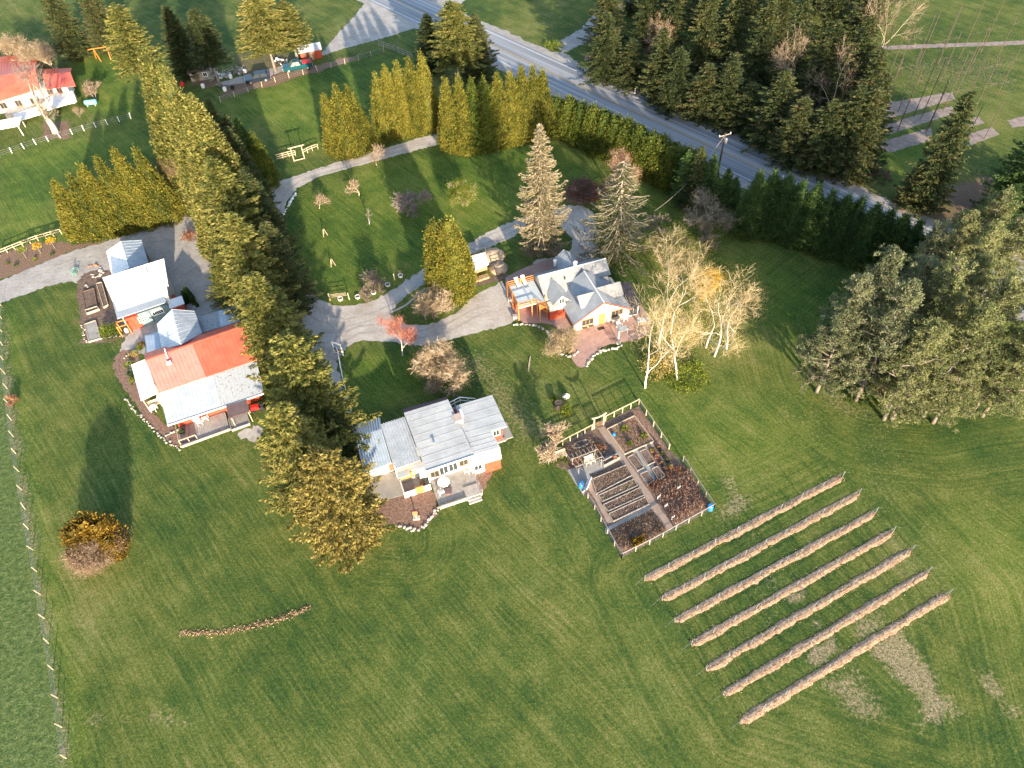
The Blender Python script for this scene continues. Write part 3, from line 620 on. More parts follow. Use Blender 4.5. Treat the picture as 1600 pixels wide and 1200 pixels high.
# the great row of conifers between the barns and the driveway
big = [((219,72),300, 4.6, 'topmost of the great conifer row, nearest the neighbouring house'), ((250,100),335, 4.2, 'second tree of the great row, behind the row of golden cedars'), ((293,146),392, 5.2, 'tall broad tree beside the gravel farm yard'),
       ((322,152),330, 3.4, 'dark slender tree on the paddock side of the great row'), ((326,242),432, 5.0, 'with a bare pale leader in the middle of the great row'), ((352,196),345, 3.2, 'dark narrow tree between the great row and the paddock'),
       ((358,330),500, 4.6, 'beside the far end of the red barn roof'), ((376,262),410, 3.6, 'darker tree leaning over the bend of the driveway'), ((390,424),575, 4.4, 'at the end of the long barn beside the driveway'),
       ((412,345),480, 3.6, 'dark tree overhanging the driveway below the bend'), ((300,250),395, 3.6, 'with golden tips leaning over the farm yard'), ((338,395),470, 3.0, 'shorter tree beside the silver lean-to roof')]
for i, (t, by, R, lb) in enumerate(big):
    R *= 1.22; p, h = base_of(t, by); f = FIR[i % 4]; f = (BIGC[i % 2],) if i in (0, 1, 2, 3, 10) else f; plant('tall_conifer', 'tall yellow green conifer, '+lb, 'conifer', p, h, f if not isinstance(f, tuple) else f[0], 26, R, 4.8, F_forest if 'dark' in lb else F_fir, 'tall conifers in the row between the barns and the driveway', tr=.38, bark=M_bark)
for i, (t, by, R, mt, lb) in enumerate([((368,184),285, 2.6, F_dark, 'dark green pointed cedar above the bend of the driveway'), ((392,205),290, 2.4, F_hedge, 'green cedar nearest the neighbouring paddock at the driveway bend')]):
    p, h = base_of(t, by); plant('cedar_tree', lb, 'cedar tree', p, h, CED[i], 12, R, 2.7, mt, None, tr=.2)
GSP = [fir_me(19, 4.6, 170+i, step=.6, per=11, size=.40, droop=.16, tipup=.35, p=.55, base=.05, dens=1.6, hang=.25, irregular=.3) for i in range(2)]
GOLD = fir_me(16, 4.6, 175, step=.5, per=12, size=.36, droop=.10, tipup=.3, p=.42, base=.04, dens=1.8, hang=.3, irregular=.2)[0]
for (t, by, R, m_, i, nm, lb) in [((443,520),698, 5.5, F_fir, 0, 'spruce_tree', 'broad layered green spruce between the red-roofed barn and the white fence'), ((432,632),775, 4.8, F_fir, 1, 'spruce_tree', 'lower green spruce in front of the broad one, at the lawn edge'),
                             ((492,708),843, 4.9, F_gold, 0, 'golden_spruce', 'golden brown conifer beside the corrugated roofed shed, lowest of the tree row'), ((512,640),712, 2.4, F_forest, 1, 'spruce_tree', 'small dark conifer against the white fence behind the corrugated shed')]:
    p, h = base_of(t, by); plant(nm, lb, 'conifer', p, h, GSP[i][0] if m_ != F_gold else GOLD, 19 if m_ != F_gold else 16, R, 4.6, m_, None, tr=.3)
# the island cedar and the two pale spruces
IC = cedar_me(12, 3.1, 180, clumps=1500, per=18, size=.28, lobes=2, p=.5)
for t, by, R, lb in [((678,343),455, 3.0, 'left half of the golden twin cedar on the driveway island'), ((698,340),462, 3.2, 'right half of the golden twin cedar on the driveway island beside the wood shed')]:
    p, h = base_of(t, by); plant('cedar_tree', lb, 'cedar tree', p, h, IC, 12, R, 3.1, F_cedar, None, tr=.25)
SP1 = fir_me(21, 3.9, 190, step=.62, per=8, size=.30, droop=.24, tipup=.7, p=.75, base=.08, dens=1.0, hang=.9, wood=True, irregular=.14)
SP2 = fir_me(17, 4.6, 191, step=.78, per=7, size=.30, droop=.18, tipup=.45, p=.62, base=.08, dens=.95, hang=.9, wood=True, irregular=.25)
p, h = base_of((843,188), 388); plant('spruce_tree', 'tall pale sandy spruce standing on the grass behind the main house', 'spruce tree', p, h, SP1[0], 21, 5.0, 3.9, F_spruce, None, tr=.34, bark=M_pale, lm=SP1[1], lmat=M_pale)
p, h = base_of((975,250), 402); plant('spruce_tree', 'wide pale olive spruce with drooping limbs beside the main house roof', 'spruce tree', p, h, SP2[0], 17, 6.2, 4.6, F_spruce2, None, tr=.32, bark=M_pale, lm=SP2[1], lmat=M_pale)
# forest across the road
fr = random.Random(5); n = 0
front = [(950,128),(985,140),(1020,158),(1055,170),(1092,184),(1128,196),(1165,205),(1200,228),(1235,245),(1270,258),(1300,272),(1322,272),(1338,262)]
back = [(955,70),(1000,78),(1045,95),(1090,108),(1135,120),(1180,138),(1225,155),(1270,170),(1310,190),(1338,205)]
back2 = [(985,18),(1040,25),(1100,38),(1160,52),(1220,68),(1280,85),(1335,100)]
back3 = [(960,-40),(1040,-30),(1120,-15),(1200,0),(1280,20),(1350,40)]
for row, (pts, nm) in enumerate(((front, 'roadside edge'), (back, 'second rank'), (back2, 'third rank'), (back3, 'far rank'))):
    for i, (x, y) in enumerate(pts):
        p = P(x+fr.gauss(0, 5), y+fr.gauss(0, 3)); h = fr.uniform(15, 20) if row else fr.uniform(9.5, 15); f = FOR[(i+row) % 3]
        if row == 0 and i > 9: h = fr.uniform(16, 19)
        plant('forest_fir', f'olive fir in the wood across the highway, {ORD[i]} from the left, {nm}', 'fir tree', p, h, f[0], 22, fr.uniform(4.2, 5.2), 4.3, F_forest, 'firs in the wood across the highway', tr=.25, bark=M_barkd)
p, h = base_of((1522,138), 326); plant('forest_fir', 'lone olive brown fir standing between the hop yard and the highway', 'fir tree', p, h, FOR[1][0], 22, 4.2, 4.3, F_forest, None, tr=.3)
for x, y, h, R, lb in [(1415,322,8,2.6,'low dark fir at the foot of the lone fir'), (1560,345,17,4.6,'dark fir at the right edge below the hop yard'), (1598,300,19,5,'dark fir partly cut by the right edge of the view'), (1640,400,20,5.5,'dark fir outside the pine group at the right edge'), (1530,400,13,3.4,'dark fir behind the pine group by the highway end')]:
    plant('forest_fir', lb, 'fir tree', P(x, y), h, FOR[2][0], 22, R, 4.3, F_dark if x != 1415 else F_forest, None, tr=.25, bark=M_barkd)
# pines right
PIN = [pine_me(18, 5.2, 200+i, limbs=44, per=38, tuft=.27, base=.12) for i in range(3)]
for i, (t, by, R, mt, lb) in enumerate([((1352,430),595, 4.6, F_pine, 'at the lawn edge of the pine group, leftmost'), ((1400,386),560, 4.8, F_pine, 'highest crown on the left of the pine group'), ((1330,480),612, 4.2, F_pine, 'low leaning tree at the front left of the pine group'),
        ((1425,440),625, 5.0, F_pine, 'in the middle of the pine group with pale trunk at its foot'), ((1500,410),590, 5.0, F_pine2, 'behind the middle of the pine group'), ((1465,500),655, 4.8, F_pine2, 'yellow green crown at the front of the pine group'),
        ((1545,480),650, 5.2, F_pine2, 'olive crown in the right half of the pine group'), ((1600,430),610, 5.2, F_pine2, 'olive crown at the right edge of the pine group'), ((1590,540),640, 4.6, F_pine2, 'lowest olive crown at the right edge of the view'), ((1560,350),520, 4.6, F_pine2, 'upper crown beside the dark fir at the right edge'), ((1640,500),650, 5, F_pine2, 'crown outside the right edge of the view'), ((1300,510),590, 3.6, F_pine, 'small crown at the far left tip of the pine group'), ((1375,500),600, 4.6, F_pine, 'low crown between the leaning tree and the pale trunk'), ((1455,400),560, 4.8, F_pine, 'dark crown behind the highest crown of the pine group'), ((1520,560),660, 4.4, F_pine2, 'low yellow green crown at the front right of the pine group'), ((1440,570),655, 3.8, F_pine2, 'lowest front crown above the bracken'), ((1480,350),480, 4.4, F_pine, 'far crown of the pine group against the dark hedge'), ((1545,400),560, 4.8, F_pine2, 'crown behind the olive crowns on the right'), ((1520,330),465, 4.8, F_pine2, 'crown at the highway end of the pine group, nearest the dark hedge'), ((1572,300),450, 5.2, F_pine2, 'crown of the far rank beside the highway, left of the right edge'), ((1612,345),500, 5.4, F_pine2, 'crown of the far rank cut by the right edge'), ((1500,440),610, 4.2, F_pine2, 'slim crown between the middle and the yellow green front crown')]):
    p, h = base_of(t, by); plant('pine_tree', 'open crowned pine '+lb, 'pine tree', p, h, PIN[i % 3][0], 18, R, 5.2, mt, 'pines in the group on the right', tr=.24, lm=PIN[i % 3][1], lmat=M_bark)
# upper left neighbours' trees
for t, by, R, mt, lb in [((176,5),150, 6.4, F_fir, 'pale yellow conifer hanging over the orange swing frame'), ((300,10),135, 5.0, F_forest, 'dark conifer behind the grey roofed shed'), ((255,5),120, 4.4, F_forest, 'dark conifer behind the top of the great row'),
                     ((392,-20),112, 7.6, F_fir, 'broad golden conifer above the dark parked car'), ((440,0),98, 5.6, F_fir, 'golden conifer beside the small red shed'), ((705,0),135, 6.8, F_fir, 'big golden conifer at the roadside above the cedar row'),
                     ((740,20),125, 4.6, F_forest, 'dark conifer at the roadside beside the highway'), ((665,20),110, 4.0, F_forest, 'dark conifer above the short cedar row'), ((60,-40),90, 4.5, F_forest, 'dark conifer behind the orange roofed house'), ((125,-30),80, 4.4, F_forest, 'dark conifer at the top edge behind the bare tree')]:
    p, h = base_of(t, by); plant('neighbour_conifer', lb, 'conifer', p, h, (FIRH if R > 4.9 or 'grey roofed shed' in lb else FIR[int(R*7) % 4])[0], 26, R, 4.8, mt, None, tr=.32)
# bare and budding trees
def bare(name, label, cat, foot, H, seed, wood, twigm, fuzz=None, per=4, sp=.25, fs=.14, group=None, wide=1.0, **kw):
    t = thing(name, label, cat, foot, (seed*1.7) % 6.28, group); a, b, tips = bare_me(H, seed, **kw); a.materials.append(wood); b.materials.append(twigm)
    o1 = link('trunk', a, t); o2 = link('twigs', b, t); o1.scale = o2.scale = (wide, wide, 1)
    if fuzz: c = link('buds', fuzz_me('buds', tips*np.array([wide, wide, 1]), int(per*1.8), sp*1.25, fs*1.6, seed), t); setmat(c, fuzz)
    return t
def foot(x, y): return P(x, y)
birches = [((1008,606), 15.5, 'with a forked white trunk at the front of the birch grove'), ((1058,593), 13.5, 'leaning white birch beside the yellow green undergrowth'), ((1030,540), 16, 'behind the forked one beside the patio'),
           ((1116,557), 15.0, 'with a thick leaning trunk on the right of the grove'), ((1103,543), 13.5, 'thin white birch between the two leaning ones'), ((1048,520), 15, 'behind the grove nearest the main house'), ((1135,545), 12.0, 'beige crowned birch, rightmost of the grove')]
for i, (f_, h, lb) in enumerate(birches):
    bare('birch_tree', 'bare golden birch '+lb, 'birch tree', foot(*f_), h, 300+i, M_birch, M_btwig, F_birch if i not in (6,) else F_beige, per=11, sp=.55, fs=.07, group='birches in the grove beside the patio', spread=.78, depth=5, kids=2, first=.29, r0=.125, up=.26, wig=.12, wide=.92, lean=(.12*(1 if i % 2 else -.3), .05))
bare('yellow_shrub', 'bright orange yellow shrub behind the birches', 'shrub', foot(1106,462), 3.6, 320, M_twig, M_twig, F_yel, per=26, sp=.34, fs=.22, depth=3, kids=3, stems=3, spread=.6, first=.3, r0=.07)
bare('maple_tree', 'small leafless maple with red twigs at the edge of the driveway', 'maple tree', foot(629,555), 7.6, 330, M_birch, M_twigr, F_red, per=3, sp=.30, fs=.10, depth=5, kids=3, spread=.62, first=.26, r0=.09, up=.45, wig=.05, wide=.85)
bare('fruit_tree', 'leafless beige bushy tree behind the flat-roofed house', 'bare tree', foot(722,610), 6.6, 331, M_twig, M_twig, F_beige, per=4, sp=.3, fs=.12, depth=5, kids=3, stems=2, spread=.8, first=.2, r0=.09, up=.3, wide=1.35)
bare('shrub', 'leafless tan shrub on the driveway island below the golden cedar', 'shrub', foot(672,500), 4.4, 332, M_twigd, M_twig, F_beige, per=2, sp=.25, fs=.11, depth=5, kids=3, stems=4, spread=.65, first=.25, r0=.05, wide=1.3)
bare('shrub', 'round tan shrub at the corner of the main house patio', 'shrub', foot(878,540), 3.8, 333, M_twig, M_twig, F_beige, per=6, sp=.22, fs=.13, depth=4, kids=3, stems=4, spread=.6, first=.28, r0=.05, wide=1.2)
bare('garden_shrub', 'leafless tan shrub at the upper left corner of the fenced garden', 'shrub', foot(868,700), 3.8, 334, M_twig, M_twig, None, depth=5, kids=3, stems=2, spread=.7, first=.25, r0=.06, wide=1.25)
bare('budding_tree', 'round yellow green budding fruit tree in the middle of the orchard lawn', 'fruit tree', foot(727,318), 5.0, 335, M_twigd, M_twig, F_green, per=6, sp=.28, fs=.15, depth=5, kids=3, stems=2, spread=.75, first=.2, r0=.09, wide=1.35)
bare('fruit_tree', 'small grey leafless apple tree near the centre of the orchard lawn', 'fruit tree', foot(643,324), 4.2, 336, M_twigd, M_twigd, None, depth=5, kids=3, spread=.95, first=.22, r0=.11, up=.05, wide=1.6)
bare('fruit_tree', 'small pinkish leafless fruit tree below the wooden gate frame', 'fruit tree', foot(561,306), 3.6, 337, M_twig, M_twig, F_brown, per=2, sp=.2, fs=.1, depth=4, kids=3, spread=.6, first=.3, r0=.06, wide=1.2)
bare('fruit_tree', 'tiny pinkish leafless fruit tree at the left of the orchard lawn', 'fruit tree', foot(499,326), 2.6, 338, M_twig, M_twig, F_brown, per=3, sp=.2, fs=.1, depth=4, kids=3, spread=.6, first=.3, r0=.05, wide=1.5)
bare('fruit_tree', 'slender grey leafless tree at the upper edge of the driveway', 'fruit tree', foot(590,262), 4.6, 339, M_twigd, M_twig, F_brown, per=2, sp=.25, fs=.1, depth=5, kids=2, spread=.6, first=.28, r0=.07, wide=1.2)
bare('fruit_tree', 'small sapling with pale trunk below the grey apple tree', 'fruit tree', foot(577,350), 3.0, 340, M_birch, M_twigd, None, depth=4, kids=2, spread=.6, first=.4, r0=.06, wide=1.2)
bare('shrub', 'low leafless brown shrub among the pots by the driveway', 'shrub', foot(579,452), 2.6, 341, M_twigd, M_twigd, F_brown, per=2, sp=.25, fs=.09, depth=4, kids=3, stems=3, spread=.8, first=.25, r0=.04, wide=1.6)
bare('shrub', 'faint leafless grey shrub beside the pots by the driveway', 'shrub', foot(596,438), 2.8, 342, M_twigd, M_twigd, F_brown, per=2, sp=.25, fs=.11, depth=4, kids=2, stems=2, spread=.8, first=.25, r0=.04, wide=1.5)
bare('twisted_tree', 'grey green twisted willow in front of the dark hedge by the highway', 'willow tree', foot(1109,360), 6.8, 343, M_bark, M_twigd, F_spruce2, per=6, sp=.32, fs=.14, depth=5, kids=3, spread=.85, first=.24, r0=.2, up=.1, wide=1.35)
bare('large_bare_tree', 'large leafless tree with thick pinkish trunk in front of the orange-roofed house', 'bare tree', foot(87,207), 14.5, 346, M_pale, M_twigd, None, depth=6, kids=2, spread=.62, first=.26, r0=.5, up=.3, wig=.08, wide=1.0)
bare('bare_tree', 'round leafless tan tree behind the orange-roofed house', 'bare tree', foot(92,118), 7.5, 345, M_twig, M_twig, F_beige, per=3, sp=.35, fs=.15, depth=5, kids=3, stems=2, spread=.75, first=.22, r0=.12, wide=1.4)
bare('bare_tree', 'leafless tan tree at the top left behind the orange roof', 'bare tree', foot(25,112), 7.0, 346, M_twig, M_twig, F_beige, per=3, sp=.35, fs=.15, depth=5, kids=3, stems=2, spread=.75, first=.22, r0=.12, wide=1.3)
bare('shrub', 'small leafless shrub beyond the turquoise tank', 'shrub', foot(148,158), 3.6, 347, M_twigd, M_twig, F_brown, per=3, sp=.25, fs=.12, depth=4, kids=3, stems=2, spread=.7, first=.25, r0=.05, wide=1.2)
bare('shrub', 'tiny leafless shrub between the large bare tree and the turquoise tank', 'shrub', foot(122,184), 2.2, 348, M_twigd, M_twig, F_brown, per=3, sp=.2, fs=.1, depth=4, kids=2, stems=2, spread=.6, first=.3, r0=.04)
bare('bare_tree', 'feathery leafless tree between the golden cedar row and the great conifers', 'bare tree', foot(278,310), 9.5, 349, M_twig, M_twig, F_brown, per=4, sp=.3, fs=.15, depth=5, kids=3, stems=2, spread=.4, first=.3, r0=.11, up=.6, wide=.9)
bare('purple_shrub', 'dark purple leafless shrub between the two pale spruces', 'shrub', foot(910,308), 3.2, 350, M_twigd, M_twigd, F_purple, per=8, sp=.35, fs=.17, depth=4, kids=3, stems=5, spread=.8, first=.28, r0=.05, wide=2.0)
bare('shrub', 'arching olive shrub between the wide spruce and the birches', 'shrub', foot(1042,408), 4.4, 351, M_twigd, M_twig, F_green, per=4, sp=.3, fs=.14, depth=4, kids=3, stems=6, spread=.65, first=.35, r0=.05, wide=1.7)
bare('shrub', 'grey leafless shrub right beside the wide olive spruce', 'shrub', foot(1022,372), 3.6, 352, M_twigd, M_twigd, None, depth=4, kids=3, stems=3, spread=.65, first=.3, r0=.05, wide=1.2)
bare('bare_tree', 'tall leafless pinkish tree behind the wide olive spruce', 'bare tree', foot(962,308), 7.5, 353, M_twig, M_twig, F_rust, per=3, sp=.3, fs=.13, depth=5, kids=3, stems=2, spread=.5, first=.25, r0=.09, up=.4, wide=1.0)
for i, (x, y, h, lb) in enumerate([(1232,158,13,'dead pale tree with white trunk in the wood across the highway'), (1345,110,13,'dead pinkish tree at the edge of the hop yard'), (1050,125,11,'reddish brown dead tree in the left of the wood'), (1285,205,12,'thin dead tree in the right half of the wood')]):
    bare('dead_tree', lb, 'dead tree', foot(x, y), h+4, 360+i, M_pale, M_twig, F_brown if i != 2 else F_rust, per=3, sp=.3, fs=.14, depth=5, kids=2, spread=.55, first=.38, r0=.16, up=.25, wide=.8)
bare('dead_tree', 'silvery leafless tree at the right edge by the pines', 'dead tree', foot(1590,390), 9, 365, M_pale, M_twigd, None, depth=5, kids=3, spread=.6, first=.3, r0=.12)
# bushes with leaves
def bush(name, label, x, y, R, H, mat, seed, n=900, size=.2, group=None, cat='shrub', clumps=40, z=0):
    t = tag(link(name, bush_me(R, H, seed, n, size, clumps)), label, cat, group); w = P(x, y, z); t.location = [float(c) for c in w]; setmat(t, mat); return t
BG = cedar_me(4.8, 1.5, 400, clumps=330, per=11, size=.3, p=.25)
for i, (x, y, h, R) in enumerate([(133,848,5.0,1.9), (152,838,5.2,2.0), (176,840,5.0,1.9), (186,855,3.6,1.3), (120,868,2.8,1.3)]):
    plant('orange_cypress', f'golden orange cypress, {ORD[i]} in the clump standing alone on the left lawn', 'cypress', P(152+(x-152)*.8+6, y+10), h, BG, 4.8, R*.9, 1.5, F_orange, 'golden cypresses in the clump on the left lawn', tr=.1)
bare('brown_shrub', 'rounded brown leafless shrub in front of the golden cypresses on the left lawn', 'shrub', foot(155,868), 3.6, 401, M_twig, M_twig, F_brown, per=9, sp=.25, fs=.13, depth=4, kids=3, stems=8, spread=.8, first=.35, r0=.04, wide=1.3, up=.1)
bush('undergrowth', 'yellow green undergrowth at the foot of the birch grove', 1075, 590, 3.2, 1.6, F_green, 402, 2600, .2, clumps=120)
bush('undergrowth', 'golden undergrowth behind the forked birch', 1030, 575, 2.6, 2.0, F_birch, 403, 2200, .2, clumps=100)
bush('undergrowth', 'low green undergrowth at the foot of the pines', 1338, 615, 2.2, .9, F_dark, 404, 1500, .2, clumps=60)
bush('undergrowth', 'rusty bracken between the pine trunks', 1385, 615, 1.8, .7, F_rust, 405, 900, .2, clumps=50)
bush('golden_shrub', 'yellow green shrub in the raised bed beside the white-roofed barn', 174, 521, 1.5, 1.5, F_green, 406, 1500, .2, clumps=60)
bush('round_shrub', 'yellow green shrub ring around the stone bird bath', 884, 642, .9, .9, F_green, 407, 900, .15, clumps=40)
bush('round_shrub', 'small yellow green shrub left of the stone bird bath', 866, 625, .6, .7, F_green, 408, 500, .13, clumps=30)
bush('brown_shrub', 'small rusty brown shrub by the left field fence', 20, 628, .8, 1.3, F_rust, 409, 700, .16, clumps=40)
bush('red_shrub', 'dark red shrub at the upper end of the farm yard', 300, 372, 1.5, 1.6, F_rust, 410, 900, .2, clumps=40)
bush('low_shrub', 'dark green shrub under the golden cedar row beside the yard', 195, 357, 2.8, 2.2, F_dark, 411, 2200, .2, clumps=90)
bush('low_shrub', 'green shrub at the end of the golden cedar row', 268, 340, 1.8, 1.6, F_hedge, 412, 1200, .2, clumps=60)
bush('low_shrub', 'dark green shrub in the gap between the cedar clump and the short cedar row', 594, 222, 2.6, 3.2, F_hedge, 413, 2600, .22, clumps=100)
bush('bramble', 'brown bramble thicket at the foot of the lone fir', 1425, 318, 3.0, 1.3, F_rust, 414, 1400, .2, clumps=60)
bush('bramble', 'red brown bramble patch left of the highway wood', 945, 98, 2.6, 1.3, F_rust, 415, 1000, .2, clumps=60)
bush('brush_pile', 'grey heap of cut brush on the highway verge', 1372, 276, 2.6, 1.0, F_brown, 416, 1600, .25, clumps=60, cat='brush pile')
bush('low_shrub', 'olive shrubs on the corner of the side track and highway', 865, 72, 2.4, 1.2, F_green, 417, 1300, .2, clumps=60)
for i, (x, y) in enumerate([(45,403), (68,396), (90,388)]):
    t = thing('sapling', f'small yellow leaved sapling with staked trunk, {ORD[i]} from the left in the mulch strip', 'sapling', P(x-4, y), 0, 'saplings in the mulch strip by the farm track')
    m = MB(); m.tube([(0, 0, 0), (.03, .02, 1.4)], [.05, .03], 6); m.build('trunk', M_bark, t); c = link('crown', bush_me(.75, .8, 430+i, 420, .16, 26), t, loc=(0, 0, 1.3)); setmat(c, F_yel if i else F_green)
for i, (x, y) in enumerate([(12,412), (26,415), (55,406), (82,398)]):
    bush('small_plant', f'small dark shrub in the mulch strip, {ORD[i]} from the left', x, y, .4, .4, F_dark if i % 2 else F_green, 440+i, 200, .12, clumps=14, group='small shrubs in the mulch strip')
# ================================================================== BUILDINGS
def panel_mat(name, c0, c1, rough=.45, metal=.0, var=.12, scale=.8, spec=.4):
    m = MAT(name, [c0, c1], scale, rough, metal, 0, spec, 5, None, var); return m
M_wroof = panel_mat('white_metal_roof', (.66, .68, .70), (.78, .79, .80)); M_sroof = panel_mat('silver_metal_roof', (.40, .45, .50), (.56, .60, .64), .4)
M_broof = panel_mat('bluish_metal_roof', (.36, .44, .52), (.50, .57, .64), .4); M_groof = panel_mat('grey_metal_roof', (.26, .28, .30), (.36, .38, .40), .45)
M_oroof = panel_mat('orange_red_metal_roof', (.60, .095, .055), (.70, .14, .085), .45); M_oroof2 = panel_mat('faded_salmon_roof', (.60, .19, .155), (.70, .25, .205), .5)
M_memb = MAT('roof_membrane', [(.33, .345, .35), (.41, .425, .43), (.48, .49, .49)], .5, .7, var=.12, detail=8, sc3=None)
M_membl = MAT('roll_roofing', [(.30, .31, .31), (.40, .41, .41)], .5, .7, var=.1)
M_hroof = panel_mat('weathered_house_roof', (.20, .205, .21), (.29, .295, .30), .5)
M_lroof = panel_mat('pale_shade_blue_roof', (.29, .335, .38), (.37, .415, .46), .45)  # on the white-roofed shed, the blue paints in the lean-to's shade
M_rust = MAT('rust_stained_roof', [(.31, .345, .38), (.37, .405, .44), (.35, .38, .41), (.17, .13, .115)], 3.4, .6, var=.35, detail=9)
M_orwall = MAT('red_board_wall', [(.40, .060, .030), (.52, .095, .05)], 1.5, .8, var=.3)
M_owall = MAT('orange_stained_timber', [(.48, .19, .05), (.62, .28, .08)], 2, .7, var=.25)
M_cream = MAT('cream_wall', [(.66, .60, .47), (.74, .68, .55)], .9, .8, var=.08); M_white = MAT('white_paint', [(.70, .69, .66), (.80, .79, .77)], 1.5, .6, var=.1)
M_teal = MAT('grey_blue_wall', [(.13, .19, .21), (.19, .25, .27)], 1.2, .7, var=.15); M_fascia = MAT('brown_fascia', [(.11, .075, .075), (.16, .11, .11)], 1.2, .8, var=.1)
M_conc = MAT('concrete', [(.26, .245, .225), (.36, .345, .32)], .8, .9, bmp=.1, var=.15); M_deck = MAT('weathered_decking', [(.30, .28, .26), (.46, .43, .40)], 1.6, .85, var=.3, detail=8)
M_timber = MAT('pale_timber', [(.42, .33, .22), (.56, .46, .33)], 2.5, .8, var=.2); M_gtimber = MAT('grey_timber', [(.24, .21, .18), (.38, .34, .30)], 2.5, .9, var=.25)
M_dark = MAT('dark_interior', [(.02, .018, .016), (.05, .045, .04)], 2, .8); M_brownb = MAT('brown_board', [(.14, .085, .05), (.22, .14, .09)], 2, .8, var=.2)
M_metal = MAT('galvanised_metal', [(.42, .43, .44), (.56, .57, .58)], 3, .35, .6, var=.1); M_black = MAT('black_plastic', [(.012, .012, .013), (.03, .03, .03)], 3, .5)
M_stone = MAT('pale_stone', [(.34, .31, .27), (.58, .55, .50)], 2.2, .9, bmp=.3, var=.3); M_blue = MAT('blue_plastic', [(.02, .16, .42), (.03, .24, .55)], 3, .4)
M_terra = MAT('terracotta', [(.36, .13, .06), (.46, .19, .10)], 3, .8, var=.2); M_firewood = MAT('firewood', [(.22, .12, .06), (.50, .32, .18), (.62, .44, .28)], 5, .9, bmp=.5, var=.5)
M_glass, _t, _b = nodes('window_glass'); _b.inputs['Base Color'].default_value = (.03, .04, .045, 1); _b.inputs['Roughness'].default_value = .06; _b.inputs['Specular IOR Level'].default_value = .8
M_redp = MAT('red_paint', [(.55, .02, .02), (.62, .03, .03)], 3, .4)
class Bld:
    """a building: an Empty at its corner, parts in its own axes (u along the front, v to the back)"""
    def __init__(s, name, label, cat, org, ang, group=None, parent=None):
        s.O = P(*org); s.a = radians(ang); s.root = thing(name, label, cat, (s.O[0], s.O[1], 0), s.a, group)
    def q(s, x, y, z):
        w = P(x, y, z)-s.O; return (w[0]*cos(s.a)+w[1]*sin(s.a), -w[0]*sin(s.a)+w[1]*cos(s.a), z)
    def roof(s, px, mat, name='roof', th=.12, ribs=0, rh=.03, rw=.045, parent=None, corr=0):
        """px: four corners (x, y, z) in the photo, eave-left, eave-right, ridge-right, ridge-left; ribs run eave to ridge"""
        L = [Vector(s.q(*c)) for c in px]; return s.roof_l(L, mat, name, th, ribs, rh, rw, parent, corr)
    def roof_l(s, L, mat, name='roof', th=.12, ribs=0, rh=.03, rw=.045, parent=None, corr=0):
        L = [Vector(c) for c in L]; m = MB()
        nrm = (L[1]-L[0]).cross(L[-1]-L[0]); 
        if nrm.z < 0: L = [L[1], L[0]]+([L[3], L[2]] if len(L) == 4 else [L[2]])
        if corr and len(L) == 4:
            k = corr*4; top = []
            for i in range(k+1):
                f = i/k; h = .10*sin(i*pi/2); a = L[0].lerp(L[1], f); b = L[3].lerp(L[2], f); top += [(a.x, a.y, a.z+h), (b.x, b.y, b.z+h)]
            m.add(top, [(2*i, 2*i+2, 2*i+3, 2*i+1) for i in range(k)]); m.slab([(p.x, p.y, p.z-.08) for p in L], th)
        else:
            m.slab([tuple(p) for p in L], th)
            for i in range(ribs+1):
                if not ribs: break
                f = i/ribs; f = min(max(f, .004), .996); a = L[0].lerp(L[1], f); b = L[-1].lerp(L[2], f) if len(L) == 4 else L[2]
                if (a-b).length > .2: m.bar((a.x, a.y, a.z+rh*.4), (b.x, b.y, b.z+rh*.4), rw, rh)
        return m.build(name, mat, parent or s.root)
    def walls(s, pts, mat, name='wall', z0=0):
        """pts: outline (u, v, ztop) counter-clockwise"""
        return MB().prism([(p[0], p[1]) for p in pts], z0, [p[2] for p in pts]).build(name, mat, s.root)
    def wbox(s, u0, u1, v0, v1, z0, z1, mat, name='wall', parent=None): return MB().box(u0, u1, v0, v1, z0, z1).build(name, mat, parent or s.root)
    def window(s, u, v, z, w, h, face=-90, name='window', fm=None, mull=1, rows=0, pane=None, fw=.09):
        """opening centred at (u, v) with its sill at z, in a wall whose outward normal points at angle face"""
        o = bpy.data.objects.new(name, None); m = MB(); d = .07
        m.box(-w/2-fw, w/2+fw, 0, d, -fw, 0); m.box(-w/2-fw, w/2+fw, 0, d, h, h+fw); m.box(-w/2-fw, -w/2, 0, d, 0, h); m.box(w/2, w/2+fw, 0, d, 0, h)
        for i in range(1, mull+1): x = -w/2+w*i/(mull+1); m.box(x-.025, x+.025, .012, d-.01, 0, h)
        for i in range(1, rows+1): z_ = h*i/(rows+1); m.box(-w/2, w/2, .014, d-.014, z_-.02, z_+.02)
        f = m.build(name, fm or M_white, s.root); f.location = (u, v, z); f.rotation_euler = (0, 0, radians(face)-pi/2)
        MB().box(-w/2, w/2, .004, .03, 0, h).build('pane', pane or M_glass, f); return f
    def door(s, u, v, z, w, h, face=-90, mat=None, fm=None):
        m = MB(); m.box(-w/2-.08, -w/2, 0, .08, 0, h+.08); m.box(w/2, w/2+.08, 0, .08, 0, h+.08); m.box(-w/2, w/2, 0, .08, h, h+.08)
        f = m.build('door_frame', fm or M_white, s.root); f.location = (u, v, z); f.rotation_euler = (0, 0, radians(face)-pi/2)
        d = MB().box(-w/2, w/2, .004, .05, 0, h); d.box(-w*.35, w*.35, .05, .065, h*.1, h*.45); d.box(-w*.35, w*.35, .05, .065, h*.55, h*.9); d.build('door', mat or M_owall, f); return f
